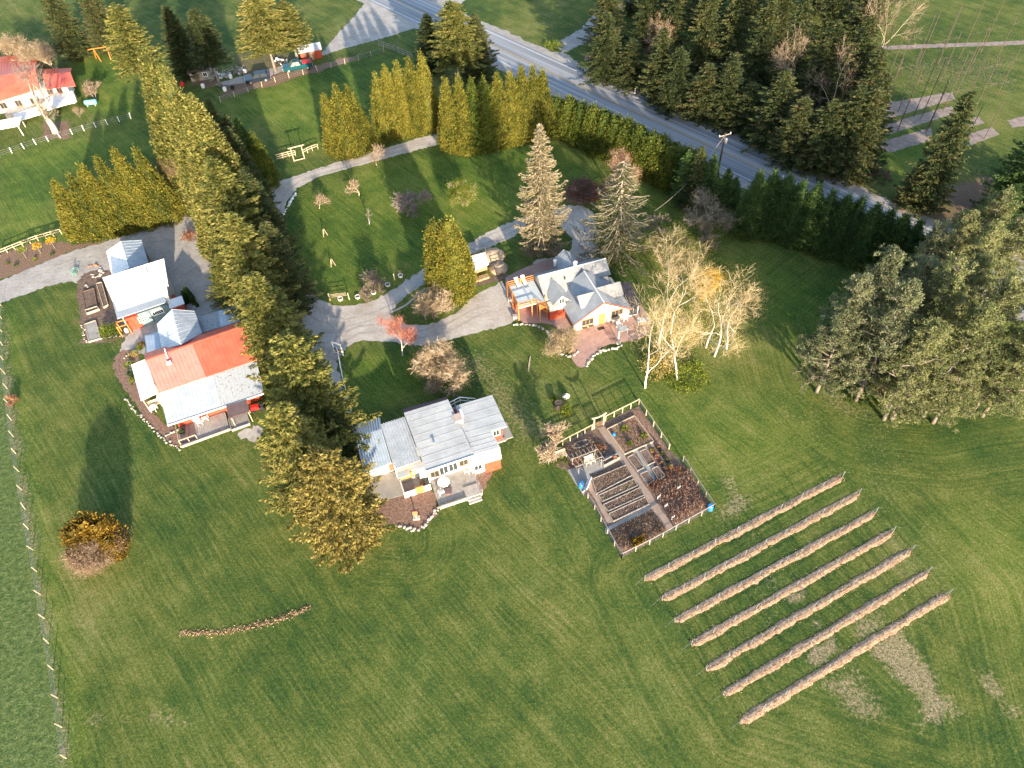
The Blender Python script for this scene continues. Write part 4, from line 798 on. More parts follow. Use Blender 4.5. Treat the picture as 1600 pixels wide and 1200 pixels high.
    def xgable(s, A, B, half, drop, mat, wall, ribs=5, endwall=True, name='gable_roof', both=True, sag=0):
        """cross gable whose ridge runs from A to B (local points)"""
        A, B = Vector(A), Vector(B); d = (B-A); d.z = 0; d.normalize(); n = Vector((-d.y, d.x, 0)); out = []
        for sg in ((-1, 1) if both else (-1,)):
            e0 = A+n*(half*sg)-Vector((0, 0, drop)); e1 = B+n*(half*sg)-Vector((0, 0, drop)); out.append(s.roof_l([e0, e1, B, A], mat, name, .08, ribs))
        if endwall:
            b = B-d*.25; lo = drop+.0; m = MB(); p = [(b+n*(half*.9)-Vector((0, 0, drop*.9+.08))), (b-n*(half*.9)-Vector((0, 0, drop*.9+.08))), b-Vector((0, 0, .12))]
            q_ = [x-d*.1 for x in p]; m.add(p+q_, [(0, 1, 2), (5, 4, 3), (0, 3, 4, 1), (1, 4, 5, 2), (2, 5, 3, 0)]); m.build('gable_wall', wall, s.root)
        return out
def rot2(o, deg): o.rotation_euler[2] += radians(deg)
ORDS = ORD+['twenty-seventh', 'twenty-eighth', 'twenty-ninth', 'thirtieth']+['thirty-'+x for x in ORD[:9]]+['fortieth']+['forty-'+x for x in ORD[:9]]+['fiftieth']+['fifty-'+x for x in ORD[:9]]+['sixtieth']+['sixty-'+x for x in ORD[:9]]+['seventieth']+['seventy-'+x for x in ORD[:9]]
def stones(px, n, label, group, r=.22, seed=1, jit=.1, mat=None, name='edging_stone', cat='stone'):
    """a line of loose stones along a photographed curve, each its own object"""
    R_ = random.Random(seed); w = W2(px); seg = [math.hypot(w[i+1][0]-w[i][0], w[i+1][1]-w[i][1]) for i in range(len(w)-1)]; T = sum(seg)
    for i in range(n):
        d = T*(i+.5)/n; k = 0
        while k < len(seg)-1 and d > seg[k]: d -= seg[k]; k += 1
        f = d/seg[k]; x = w[k][0]+(w[k+1][0]-w[k][0])*f+R_.gauss(0, jit); y = w[k][1]+(w[k+1][1]-w[k][1])*f+R_.gauss(0, jit)
        o = link(name, STN[i % 4]); setmat(o, mat or M_stone); s_ = r*.62*R_.uniform(.6, 1.4); o.scale = (s_*R_.uniform(.8, 1.3), s_, s_*.75); o.location = (x, y, s_*.25); o.rotation_euler = (0, 0, R_.uniform(0, 6)); tag(o, label+f', {ORDS[i]} from left', cat, group)
def rock_me(seed):
    r = random.Random(seed); m = MB(); m.lathe([(.55, -.4), (.95, -.1), (1.0, .25), (.7, .7), (.25, .9)], n=8); vs = [(x*(1+r.gauss(0, .12)), y*(1+r.gauss(0, .12)), z*(1+r.gauss(0, .1))) for x, y, z in m.v]
    me = bpy.data.meshes.new('stone'); me.from_pydata(vs, [], m.f); me.update(); return me
STN = [rock_me(i) for i in range(4)]
# ---------------------------------------------------------------- flat-roofed house in the middle
C = Bld('flat_roofed_house', 'flat-roofed house with pale membrane roof and corrugated side sheds beside the round mulch bed', 'house', (666, 736, 4), 17.3)
C.wbox(.15, 5.55, 1.0, 9.3, 0, 3.8, M_white); C.roof([(666,736,4.0), (741,711,4.0), (700,624,4.25), (631,645,4.25)], M_memb, ribs=0, th=.22)
C.roof([(631,645,4.2), (700,624,4.2), (698.5,620,3.3), (629,639,3.3)], M_fascia, 'rear_roof', .15, ribs=14, rw=.04)
C.roof([(738,711,3.5), (781.5,699,3.5), (767,673,3.55), (723,685,3.55)], M_memb, 'wing_roof', .2); C.roof([(724,685,3.56), (792,666,3.56), (769,617,3.6), (712,634,3.6)], M_memb, 'wing_roof', .18)
C.wbox(5.7, 8.7, 1.0, 8.3, 0, 3.2, M_orwall); C.wbox(8.75, 10.7, 3.9, 8.1, 0, 3.2, M_orwall); 
C.roof([(735,730,2.7), (784,716,2.7), (781,700,3.15), (731,713,3.15)], M_wroof, 'porch_roof', .1, ribs=8)
C.wbox(7.0, 9.0, -.25, 1.1, 0, 2.6, M_orwall, 'porch_wall'); C.wbox(5.4, 7.0, .05, 1.1, 0, 2.5, M_white, 'porch_wall'); C.window(6.2, .05, .9, .9, 1.0)
C.window(9.9, 3.9, 1.2, .75, 1.0, fw=.16); C.wbox(8.8, 11.0, 3.4, 3.86, 0, .25, M_conc, 'step'); C.wbox(10.72, 12.0, 3.6, 6.2, 0, .12, M_conc, 'step')
for u in (1.0, 2.15, 3.35, 4.7): C.window(u, 1.0, 1.0 if u < 4 else 1.4, 1.0, 1.5 if 1.5 < u < 4 else 1.0, fm=M_white if 1.5 < u < 4 else M_owall)
C.roof([(568,739,2.35), (612,723,2.35), (596,670,2.9), (555,683,2.9)], M_broof, 'shed_roof', .08, corr=11); C.roof([(555,683,2.9), (596,670,2.9), (594,652,2.5), (548,665,2.5)], M_broof, 'shed_roof', .08, corr=11)
C.roof([(618,732,2.6), (657,719,3.3), (632,651,3.4), (594,663,2.75)], M_sroof, 'shed_roof', .08, corr=9)
C.wbox(-6.8, -3.5, 4.4, 10.9, 0, 2.25, M_white); C.wbox(-3.35, .1, 3.2, 9.6, 0, 2.5, M_white); C.window(-5.8, 4.4, .5, 1.3, 1.2, fm=M_owall, pane=M_white); C.door(-4.5, 4.4, 0, .8, 1.9, mat=M_white, fm=M_owall); C.wbox(-3.95, -3.35, 4.25, 4.38, .3, 1.9, M_brownb, 'panel')
C.wbox(-6.95, -6.8, 3.6, 4.4, 0, 1.2, M_orwall, 'panel')
C.roof([(622,748,2.2), (640,742,2.2), (640,733,2.3), (619,738,2.3)], M_membl, 'entry_roof', .12); C.roof([(646,735,2.7), (664,730,2.7), (661,722,2.8), (642,727,2.8)], M_memb, 'entry_roof', .1)
C.roof([(656,747,2.2), (671,744,2.2), (670,737,2.3), (655,740,2.3)], M_sroof, 'entry_roof', .08)
[MB().box(*b_).build('courtyard_wall', M_white, C.root) for b_ in ((-3.07, -1.75, .0, .12, 0, 1.05), (-.75, .1, .0, .12, 0, 1.05), (-3.2, -3.08, .0, 2.0, 0, 1.1))]
m = MB(); [m.box(-1.72+i*.16, -1.60+i*.16, .02, .07, .1, 1.25) for i in range(6)]; m.box(-1.75, -.77, .0, .1, 1.2, 1.32); m.box(-1.75, -.77, .0, .1, 0, .12); m.build('gate', M_owall, C.root)
m = MB(); [m.box(u-.06, u+.06, 2.2, 2.32, 0, 2.3) for u in (-3.0, -2.2, -1.2)]; m.box(-3.06, -1.1, 2.2, 2.32, 2.1, 2.25); m.box(-2.9, -1.5, 2.0, 2.15, 1.0, 1.9); m.build('porch_frame', M_owall, C.root)
C.wbox(-3.1, .1, 2.35, 3.15, 0, 2.3, M_cream); C.window(-2.0, 2.35, .8, .9, .9, fm=M_owall); C.door(-.9, 2.35, 0, .8, 1.95, mat=M_teal)
C.wbox(-3.05, .1, .1, 2.3, 0, .06, M_conc, 'courtyard_floor')
tag(C.wbox(-1.0, -.4, .8, 1.4, .06, .5, M_brownb, 'chair'), None)
m = MB()
for f in (.1, .22, .34, .46, .58, .70, .82, .93):      # lapped seams of the roll roofing, raised a few millimetres
    a = Vector(C.q(666,736,4.0)).lerp(Vector(C.q(631,645,4.25)), f); b = Vector(C.q(741,711,4.0)).lerp(Vector(C.q(700,624,4.25)), f); d_ = (b-a).normalized()*.1; z_ = Vector((0, 0, .012)); m.bar(a+d_+z_, b-d_+z_, .04, .02)
for f in (.15, .4, .65, .9):
    a = Vector(C.q(738,711,3.5)).lerp(Vector(C.q(723,685,3.55)), f); b = Vector(C.q(781,699,3.5)).lerp(Vector(C.q(767,673,3.55)), f); d_ = (b-a).normalized()*.1; z_ = Vector((0, 0, .012)); m.bar(a+d_+z_, b-d_+z_, .04, .02)
    a = Vector(C.q(724,685,3.56)).lerp(Vector(C.q(712,634,3.6)), f); b = Vector(C.q(792,666,3.56)).lerp(Vector(C.q(769,617,3.6)), f); d_ = (b-a).normalized()*.1; m.bar(a+d_+z_, b-d_+z_, .04, .02)
m.build('roof_seam', MAT('roof_seam', [(.32, .335, .335), (.39, .40, .40)], 2, .8, var=.2), C.root)
m = MB(); a = C.q(666,736,4.0); b = C.q(741,711,4.0); m.bar((a[0], a[1]-.04, 3.95), (b[0], b[1]-.04, 3.95), .08, .26); m.build('fascia', M_white, C.root)
# chimney and rear balcony
C.wbox(5.3, 6.3, 5.4, 6.6, 3.2, 4.35, MAT('chimney_brick', [(.42, .32, .28), (.55, .45, .40)], 4, .9, var=.2), 'chimney'); C.wbox(6.35, 6.6, 6.3, 7.4, 3.5, 4.0, M_white, 'roof_hatch')
m = MB()
for a, b in (((5.5, 9.6), (7.2, 10.0)), ((7.2, 10.0), (9.0, 9.0))):
    m.bar((*a, 3.1), (*b, 3.1), .09); m.bar((*a, 2.5), (*b, 2.5), .07)
for p_ in ((5.6, 9.6), (6.4, 9.8), (7.2, 10.0), (8.1, 9.5)): m.bar((*p_, 1.6), (*p_, 3.12), .1)
m.build('balcony_railing', M_white, C.root); m = MB(); [m.box(5.6+.28*i, 5.84+.28*i, 8.3, 9.6, 2.0, 2.08) for i in range(7)]; m.box(5.5, 7.6, 8.25, 9.7, 1.88, 2.0); m.build('balcony_floor', M_deck, C.root)
m = MB(); [m.box(5.7, 6.4, 7.2+i*.25, 7.43+i*.25, 2.1+.15*i, 2.18+.15*i) for i in range(4)]; m.build('stairs', M_gtimber, C.root)
m = MB().lathe([(.12, 0), (.12, .35), (.2, .36), (.2, .42)], n=8); m.build('vent', M_metal, C.root, loc=(2.0, 3.4, 4.02))
def deck(root_b, u0, u1, v0, v1, z, mat, n, along_u=False, name='deck', parent=None):
    m = MB()
    if along_u:
        w = (v1-v0)/n; [m.box(u0, u1, v0+w*i+.012, v0+w*(i+1)-.012, z-.05, z) for i in range(n)]
    else:
        w = (u1-u0)/n; [m.box(u0+w*i+.012, u0+w*(i+1)-.012, v0, v1, z-.05, z) for i in range(n)]
    m.box(u0, u1, v0, v1, .02, z-.06); return m.build(name, mat, parent or root_b.root)
deck(C, .3, 5.6, -3.1, .95, .5, M_deck, 36, True)
m = MB(); [m.box(3.7, 5.35, -3.45-.33*i, -3.12-.33*i, 0.02, .36-.15*i) for i in range(2)]; m.box(3.65, 5.4, -3.15, -1.6, .5, .62); m.build('deck_steps', M_deck, C.root)
m = MB(); m.bar((.3, -3.12, .62), (3.6, -3.12, .62), .16, .28); [m.bar((u, -3.12, 0), (u, -3.12, .6), .12) for u in (.35, 2, 3.6)]; m.bar((5.62, -3.1, 1.3), (5.62, .7, 1.3), .07); [m.bar((5.62, v, .4), (5.62, v, 1.3), .07) for v in (-3.1, -1.8, -.5, .7)]; m.build('deck_railing', M_gtimber, C.root)
struct(sheet('concrete_patio', ragged([(572,748), (621,736), (633,773), (577,788)], 2, .02), .05, M_conc, th=.05))
# things on the deck
def table(label, x, y, z, r=.6, h=.72, mat=M_white, name='table', ang=0, rect=None):
    t = thing(name, label, 'table', P(x, y, z), radians(ang)); m = MB()
    if rect: m.box(-rect[0]/2, rect[0]/2, -rect[1]/2, rect[1]/2, h-.05, h)
    else: m.lathe([(r, h-.05), (r, h)], n=16)
    m.build('table_top', mat, t)
    for sx in (-1, 1):
        for sy in (-1, 1): k = (rect[0]*.42, rect[1]*.42) if rect else (r*.6, r*.6); MB().box(sx*k[0]-.03, sx*k[0]+.03, sy*k[1]-.03, sy*k[1]+.03, 0, h-.05).build('leg', mat, t)
    return t
def chair(label, x, y, z, ang, mat=M_gtimber, name='garden_chair', w=.6, group=None, wide=None):
    t = thing(name, label, 'chair', P(x, y, z), radians(ang), group); w2 = (wide or w)/2
    m = MB(); [m.box(-w2, w2, -.3+i*.12, -.2+i*.12, .38, .42) for i in range(5)]; m.build('seat', mat, t)
    m = MB(); [m.bar((-w2+.06+i*(2*w2-.12)/4, .3, .42), (-w2+.06+i*(2*w2-.12)/4, .45, .95), .07, .03) for i in range(5)]; m.bar((-w2, .44, .92), (w2, .44, .92), .05); m.build('backrest', mat, t)
    for sx in (-1, 1):
        MB().box(sx*w2-.03, sx*w2+.03, -.3, .3, .6, .64).build('armrest', mat, t)
        for sy in (-.27, .27): MB().box(sx*w2-.03, sx*w2+.03, sy-.03, sy+.03, 0, .6).build('leg', mat, t)
    return t
table('white oval table on the deck of the flat-roofed house', 694, 758, .5, .75, .7)
chair('white chair at the left corner of the deck in front of the flat-roofed house', 690, 771, .5, 200, M_white); chair('white chair by the glass doors at the right of the deck', 731, 738, .5, 160, M_white)
tag(MB().box(-.45, .45, -.45, .45, 0, .35).box(-.38, .38, -.38, .38, .35, .38).build('fire_pit', M_fascia), 'square dark fire pit on the deck beside the white oval table', 'fire pit').location = tuple(P(700, 769, .5))
tag(MB().lathe([(.5, 0), (.55, .05), (.3, .1)], n=8).build('grill_base', M_metal), None)
bpy.data.objects.remove(bpy.data.objects['grill_base'])
t = thing('bird_feeder', 'small stone pedestal with orange roofed bird house in the mulch bed', 'bird house', P(651, 810)); MB().box(-.4, .4, -.25, .25, 0, .25).build('plinth', M_stone, t); MB().bar((0, 0, .25), (0, 0, .9), .16).build('post', M_timber, t)
m = MB().box(-.2, .2, -.2, .2, .9, 1.25); m.build('house_box', M_owall, t); m = MB(); m.add([(-.3, -.3, 1.22), (.3, -.3, 1.22), (.3, .3, 1.22), (-.3, .3, 1.22), (-.3, 0, 1.5), (.3, 0, 1.5)], [(0, 1, 5, 4), (2, 3, 4, 5), (0, 4, 3), (1, 2, 5), (0, 3, 2, 1)]); m.build('roof', M_terra, t)
stones([(620,819), (634,826), (648,829), (664,822), (674,808), (684,795), (690,789)], 30, 'pale edging stone around the round mulch bed', 'edging stones of the mulch bed by the flat-roofed house', .27, 2)
stones([(649,768), (658,769), (665,765)], 8, 'pale edging stone beneath the small wooden courtyard gate', 'edging stones below the courtyard gate', .18, 3)
# ---------------------------------------------------------------- white-roofed barn
B = Bld('white_roofed_shed', 'farm shed with bright white metal roof, silver gabled annex and red and grey-blue walls', 'farm shed', (160, 434, 4.8), 24)
B.roof([(175,430,2.9), (166,393,2.9), (189,377,4.1), (202,419,4.1)], M_wroof, 'annex_roof', .1, ribs=9); B.roof([(232,411,2.9), (221,375,2.9), (189,377,4.1), (202,419,4.1)], M_broof, 'annex_roof', .1, ribs=9)  # right face takes the bluish tone, its shaded side put into the colour
B.walls([(1.3, -.6, 2.75), (6.4, -.6, 2.75), (6.4, 7.6, 2.75), (3.8, 7.5, 3.9), (1.3, 7.6, 2.75)], M_gtimber, 'annex_wall')
q = [B.q(176,471,3.25), B.q(263,446,3.25), B.q(256,404,5.1), B.q(160,434,5.1)]
B.roof_l(q, M_wroof, 'roof', .14, ribs=22); B.roof([(183,498,2.98), (260,472,2.98), (251,447,3.2), (176,472,3.2)], M_lroof, 'lean_to_roof', .1, ribs=18)  # lean-to in a bluer, darker tone than the main roof: shade put into colour
B.walls([(q[0][0]+.4, -6.9, 3.0), (q[1][0]-.5, -6.9, 3.0), (q[2][0]-.5, -2.2, 4.4), (q[3][0]+.4, -2.2, 4.4)], M_white)
B.wbox(1.0, 2.9, -8.1, -7.2, 0, 2.35, M_orwall, 'front_wall'); B.wbox(2.92, 7.3, -7.95, -7.2, 0, 2.4, M_teal, 'front_wall'); B.window(3.1, -8.1, .9, .6, 1.0, mull=2, fw=.1)
B.door(1.55, -8.1, 0, .7, 1.8, mat=M_orwall, fm=M_orwall); B.window(5.6, -7.95, 1.3, 1.5, .55, mull=4, fw=.12); B.wbox(4.55, 4.62, -8.0, -7.95, 0, 2.3, M_dark, 'door_gap')
B.wbox(7.6, 9.4, -8.2, -7.0, 0, 1.9, M_orwall, 'side_shed'); B.roof_l([(7.4, -8.5, 1.95), (9.6, -8.5, 1.95), (9.6, -6.9, 2.3), (7.4, -6.9, 2.3)], M_wroof, 'side_shed_roof', .08)
B.wbox(8.0, 8.6, -7.0, -5.4, 0, 1.8, M_orwall, 'side_wall'); m = MB().lathe([(.12, 0), (.12, .5), (.22, .52), (.05, .7)], n=8); m.build('chimney', M_metal, B.root, loc=(6.2, -2.1, 4.5))
# ---------------------------------------------------------------- red-roofed barn
D = Bld('red_roofed_barn', 'long barn with orange red metal roof, silver gabled front and rust-stained lean-to', 'barn', (230, 577, 5), 22)
rg = [D.q(227,563,5.1), D.q(379,510,5.1)]; 
D.roof([(249,614,3.6), (322,589,3.6), (300,536,5.1), (227,563,5.1)], M_oroof2, 'roof', .14, ribs=12, rh=.04); D.roof([(322,589,3.605), (404,561,3.605), (382,509,5.105), (300,536,5.105)], M_oroof, 'roof', .14, ribs=13, rh=.04)
D.roof([(227,563,5.08), (382,509,5.08), (381,500,3.9), (224,553,3.9)], M_oroof, 'rear_roof', .12, ribs=24)
m = MB(); m.bar(tuple(Vector(rg[0])+Vector((0, 0, .08))), tuple(Vector(rg[1])+Vector((0, 0, .08))), .3, .06); m.build('ridge_cap', M_oroof, D.root)
D.walls([(.9, -3.7, 3.4), (13.0, -3.7, 3.4), (13.0, 3.4, 3.6), (.9, 3.4, 3.6)], M_orwall)
D.roof([(261,663,2.3), (346,635,2.3), (333,586,3.5), (249,615,3.5)], M_lroof, 'lean_to_roof', .1, ribs=16, rw=.04); D.roof([(346,635,2.302), (412,613,2.302), (401,563,3.502), (333,586,3.502)], M_rust, 'lean_to_roof', .1, ribs=13, rw=.04)
m = MB(); a = D.q(262,665,2.28); b = D.q(412,615,2.28); m.bar(a, b, .14, .16); m.build('gutter', M_white, D.root)
D.walls([(1.3, -7.4, 2.2), (12.4, -7.4, 2.2), (12.4, -3.72, 3.2), (1.3, -3.72, 3.2)], M_orwall, 'lean_to_wall'); D.window(7.6, -7.4, 1.0, 1.6, .8, mull=2, fm=M_timber); D.door(3.6, -7.4, 0, .9, 1.9, mat=M_white, fm=M_orwall); D.window(9.2, -7.4, .9, 1.0, .9, fm=M_timber)
D.roof([(253,546,3.7), (245,507,3.7), (269,483,5.1), (283,538,5.1)], M_sroof, 'gabled_roof', .1, ribs=9); D.roof([(316,520,3.7), (304,486,3.7), (269,483,5.1), (283,538,5.1)], M_sroof, 'gabled_roof', .1, ribs=9)
D.walls([(2.4, 3.5, 3.5), (7.3, 3.5, 3.5), (7.3, 9.3, 3.5), (4.8, 9.3, 4.8), (2.4, 9.3, 3.5)], M_gtimber, 'gabled_wall')
D.roof([(226,525,2.5), (249,517,2.6), (256,545,3.0), (230,553,3.0)], M_broof, 'side_roof', .1, ribs=5); D.wbox(.1, 2.3, 3.6, 9.5, 0, 2.4, M_white, 'side_wall')
D.roof([(309,496,2.6), (341,486,2.6), (345,511,3.0), (316,520,3.0)], M_rust, 'side_roof', .1, ribs=6); D.roof([(341,486,2.62), (371,477,2.62), (376,501,3.02), (345,511,3.02)], M_broof, 'side_roof', .1, ribs=6); D.wbox(7.6, 12.8, 4.2, 9.3, 0, 2.4, M_white, 'side_wall')
D.roof([(205,570,2.6), (220,626,2.6), (246,614,3.2), (228,561,3.2)], M_wroof, 'end_roof', .1, ribs=8); [MB().bar((u, v, 0), (u, v, 2.5), .12).build('post', M_timber, D.root) for u, v in ((-1.9, 3.4), (-1.9, .2), (-1.9, -2.6))]; D.wbox(-.2, .85, -2.9, 3.2, 0, 2.4, M_white, 'end_wall')
m = MB(); m.bar(D.q(257,545,5.4), D.q(262,560,5.1), .16, .12); m.box(*[c+d for c in D.q(264,567,4.9)[:1] for d in (-.3, .3)], *[c+d for c in D.q(264,567,4.9)[1:2] for d in (-.25, .25)], 4.7, 5.05); m.build('chimney', M_white, D.root)
deck(D, 1.1, 7.3, -10.9, -7.6, .35, M_deck, 26); m = MB(); m.bar((1.0, -11.0, .45), (7.4, -11.0, .45), .16, .2); m.bar((1.1, -10.6, 1.2), (3.2, -10.6, 1.2), .1); [m.bar((u, -10.6, .3), (u, -10.6, 1.2), .1) for u in (1.1, 2.2, 3.2)]; m.bar((1.1, -10.6, 1.2), (1.1, -7.6, 1.2), .08); m.build('deck_railing', M_timber, D.root)
m = MB(); m.box(1.2, 3.2, -10.5, -7.7, .355, .37); m.build('dark_deck_mat', M_fascia, D.root)
D.roof([(357,654,2.3), (390,643,2.3), (385,624,2.4), (353,634,2.4)], M_fascia, 'porch_roof', .1); [MB().bar((u, v, 0), (u, v, 2.3), .1).build('post', M_timber, D.root) for u, v in ((8.1, -10.6), (10.3, -10.7), (8.1, -8.9), (10.3, -9.0))]
m = MB(); m.box(7.5, 9.9, -11.2, -9.2, .0, .3); m.bar((7.5, -11.2, .4), (9.9, -11.2, .4), .12); m.bar((9.9, -11.2, .4), (9.9, -9.0, .4), .12); m.bar((7.5, -11.2, .4), (7.5, -9.2, .4), .12); m.build('porch_floor', M_conc, D.root)
chair('white armchair on the wooden deck below the rust-stained barn roof', 313, 662, .35, 200, M_white); chair('second white armchair on the barn deck beside the red wall', 322, 655, .35, 190, M_white)
t = thing('barrel_planter', 'black round planter on the dark mat of the barn deck', 'planter', P(286, 678, .37)); MB().lathe([(.3, 0), (.42, .5), (.42, .55), (.36, .52)], n=12).build('pot', M_black, t); c = link('plant', bush_me(.4, .35, 610, 200, .12, 14), t, loc=(0, 0, .5)); setmat(c, F_dark)
table('small round white table on the mulch beside the white end roof of the barn', 242, 641, 0, .55, .7)
t = thing('garden_bench', 'pale timber bench frame beside the rust-stained barn roof', 'bench', P(246, 633), radians(22)); MB().box(-1, 1, -.3, .3, .4, .47).build('seat', M_timber, t); MB().box(-1, 1, .25, .33, .5, .95).build('backrest', M_timber, t); [MB().box(x-.05, x+.05, -.28, .28, 0, .4).build('leg', M_timber, t) for x in (-.9, .9)]
stones([(197,622), (208,640), (224,655), (243,676), (262,690), (283,704)], 44, 'pale edging stone along the curved lawn edge below the barn', 'edging stones of the barn bed', .2, 5)
stones([(192,560), (200,555), (206,575), (212,596), (220,606)], 18, 'pale edging stone around the planted bed beside the barn end roof', 'edging stones of the planted bed', .22, 6)
stones([(258,682), (270,676), (280,672)], 9, 'pale stone in the short cross row beside the barn deck', 'stones of the short cross row', .2, 7)
for i, (x, y, R, mt) in enumerate([(215,548,.9,F_green), (207,556,.8,F_birch), (203,572,.8,F_green), (206,585,.7,F_dark), (209,596,.7,F_green), (222,540,.7,F_orange)]):
    bush('flower_clump', f'leafy perennial clump, {ORD[i]} along the planted bed at the barn end', x, y, R, .6, mt, 620+i, 420, .15, clumps=24, group='perennial clumps in the bed at the barn end', cat='plant')
# red tractor mower at the right of the barn porch
t = thing('garden_tractor', 'red and black garden tractor parked beside the barn porch', 'tractor', P(404, 640), radians(15)); m = MB(); m.box(-.9, .2, -.3, .3, .35, .8); m.box(-.75, -.1, -.26, .26, .8, .95); m.build('bonnet', M_redp, t); MB().box(.2, .9, -.35, .35, .35, .6).build('chassis', M_black, t); MB().box(.45, .85, -.25, .25, .6, 1.05).build('seat', M_black, t)
for x, r_ in ((-.65, .25), (.6, .42)):
    for y in (-.42, .42): w_ = MB().lathe([(r_*.4, -.1), (r_, -.09), (r_, .09), (r_*.4, .1)], n=12).build('wheel', M_black, t, loc=(x, y, r_)); w_.rotation_euler = (pi/2, 0, 0)
# raised beds by the white-roofed shed
def rbed(label, px, h=.3, mat=M_timber, soil=M_soil, group=None, name='raised_bed', w=.1, cat='raised bed'):
    """timber-framed bed over a photographed outline"""
    pts = W2(px); cxm = sum(p[0] for p in pts)/len(pts); cym = sum(p[1] for p in pts)/len(pts); t = thing(name, label, cat, (cxm, cym, 0), 0, group)
    L = [(p[0]-cxm, p[1]-cym) for p in pts]; m = MB()
    for i in range(len(L)):
        a, b = L[i], L[(i+1) % len(L)]; m.bar((*a, h/2), (*b, h/2), w, h)
    m.build('frame', mat, t); s_ = sheet('soil', L, h*.72, soil, t); return t
rbed('long planted timber bed left of the bright white roof', [(152,445), (160,443), (170,478), (163,482)], .35, M_timber)
rbed('brown soil bed with a centre board beside the white-roofed shed', [(130,458), (148,452), (153,482), (135,485)], .3, M_brownb)
rbed('pale timber trough below the soil bed by the shed', [(134,487), (153,481), (156,485), (137,492)], .4, M_timber)
rbed('paved timber framed bed at the lower corner of the shed garden', [(133,508), (150,502), (158,530), (140,535)], .25, M_timber, M_conc)
t = thing('wooden_arbor', 'small orange wooden arbor at the corner of the white-roofed shed', 'arbor', P(199, 520), radians(20)); [MB().bar((x, y, 0), (x, y, 1.9), .12).build('post', M_owall, t) for x in (-.7, .7) for y in (-.6, .6)]; m = MB(); [m.bar((-.8, y, 1.95), (.8, y, 1.95), .12) for y in (-.6, .6)]; [m.bar((x, -.7, 2.03), (x, .7, 2.03), .1) for x in (-.7, .7)]; m.build('beams', M_owall, t)
MB().lathe([(.25, 0), (.3, .4), (.25, .6)], n=10).build('lantern', M_white, t, loc=(0, .2, .02))
chair('two-seat green garden bench on the gravel beside the mulch bed of the shed', 119, 427, 0, 95, MAT('green_paint', [(.14, .28, .24), (.18, .33, .28)], 3, .6), name='garden_bench', w=1.3)
stones([(141,430), (148,434), (158,431), (160,424), (155,419)], 12, 'round boulder of the ring beside the silver annex', 'boulders of the ring by the annex', .33, 8)
stones([(138,417), (148,415), (154,417)], 4, 'orange brown boulder at the top of the stone ring', 'brown boulders of the ring', .42, 9, mat=M_terra)
stones([(135,445), (138,449)], 2, 'white stone in the soil bed near the green bench', 'white stones in the bed', .35, 10)
stones([(128,508), (132,530), (137,536), (160,530), (180,526), (196,524)], 26, 'pale edging stone along the lower edge of the shed garden', 'edging stones of the shed garden', .18, 11)
for i, (x, y, s_) in enumerate([(288,470,1.0), (293,467,1.3), (299,464,1.5), (304,469,.9), (309,473,.6)]):
    plant('dwarf_conifer', f'small dark green dwarf conifer, {ORD[i]} from the left beside the little red shed', 'shrub', P(x, y+6), 1.9*s_, CEDB[i % 3], 6.5, .42*s_, 2.2, F_dark, 'dwarf conifers beside the little red shed', tr=0)
# ---------------------------------------------------------------- main house
H = Bld('main_house', 'cream and red house with grey metal gabled roofs and brick patio', 'house', (900, 517), 16)
ZA, ZE = 4.9, 2.15
ap = H.q(945,472,ZA); bk = H.q(919,418,ZA)
ap = (3.75, ap[1], ZA); bk = (3.75, 6.4, ZA)
eL0 = (-.75, ap[1], ZE); eR0 = (8.25, ap[1], ZE)
H.roof_l([eL0, (-.75, 6.4, ZE), bk, ap], M_groof, 'gable_roof', .1, ribs=18); H.roof_l([eR0, (8.25, 6.4, ZE), bk, ap], M_groof, 'gable_roof', .1, ribs=18)
m = MB(); m.bar((3.75, ap[1]-.02, ZA+.06), (3.75, 6.4, ZA+.06), .16, .06); m.build('ridge_cap', M_white, H.root)
H.walls([(-.3, 0, 2.25), (8.3-.4, 0, 2.2), (7.9, 6, 2.2), (-.3, 6, 2.25)], M_cream); MB().add([(-.25, .02, 2.2), (7.8, .02, 2.2), (3.75, .02, 4.75), (-.25, .2, 2.2), (7.8, .2, 2.2), (3.75, .2, 4.75)], [(0, 1, 2), (5, 4, 3), (0, 2, 5, 3), (1, 4, 5, 2), (0, 3, 4, 1)]).build('gable_wall', M_cream, H.root)
m = MB(); m.bar((eL0[0], ap[1]-.03, ZE-.1), (3.75, ap[1]-.03, ZA-.1), .06, .2); m.bar((3.75, ap[1]-.03, ZA-.1), (eR0[0], ap[1]-.03, ZE-.1), .06, .2); m.build('bargeboard', M_orwall, H.root)
H.window(1.75, 0, .7, 1.7, 1.0, fm=M_owall, mull=2); H.door(3.95, 0, 0, .8, 1.9, mat=M_owall, fm=M_owall); H.window(6.3, 0, 1.0, 1.7, .9, fm=M_owall, mull=2)
H.wbox(-.34, -.28, 0.3, 5.5, 0, 2.1, M_brownb, 'side_wall')
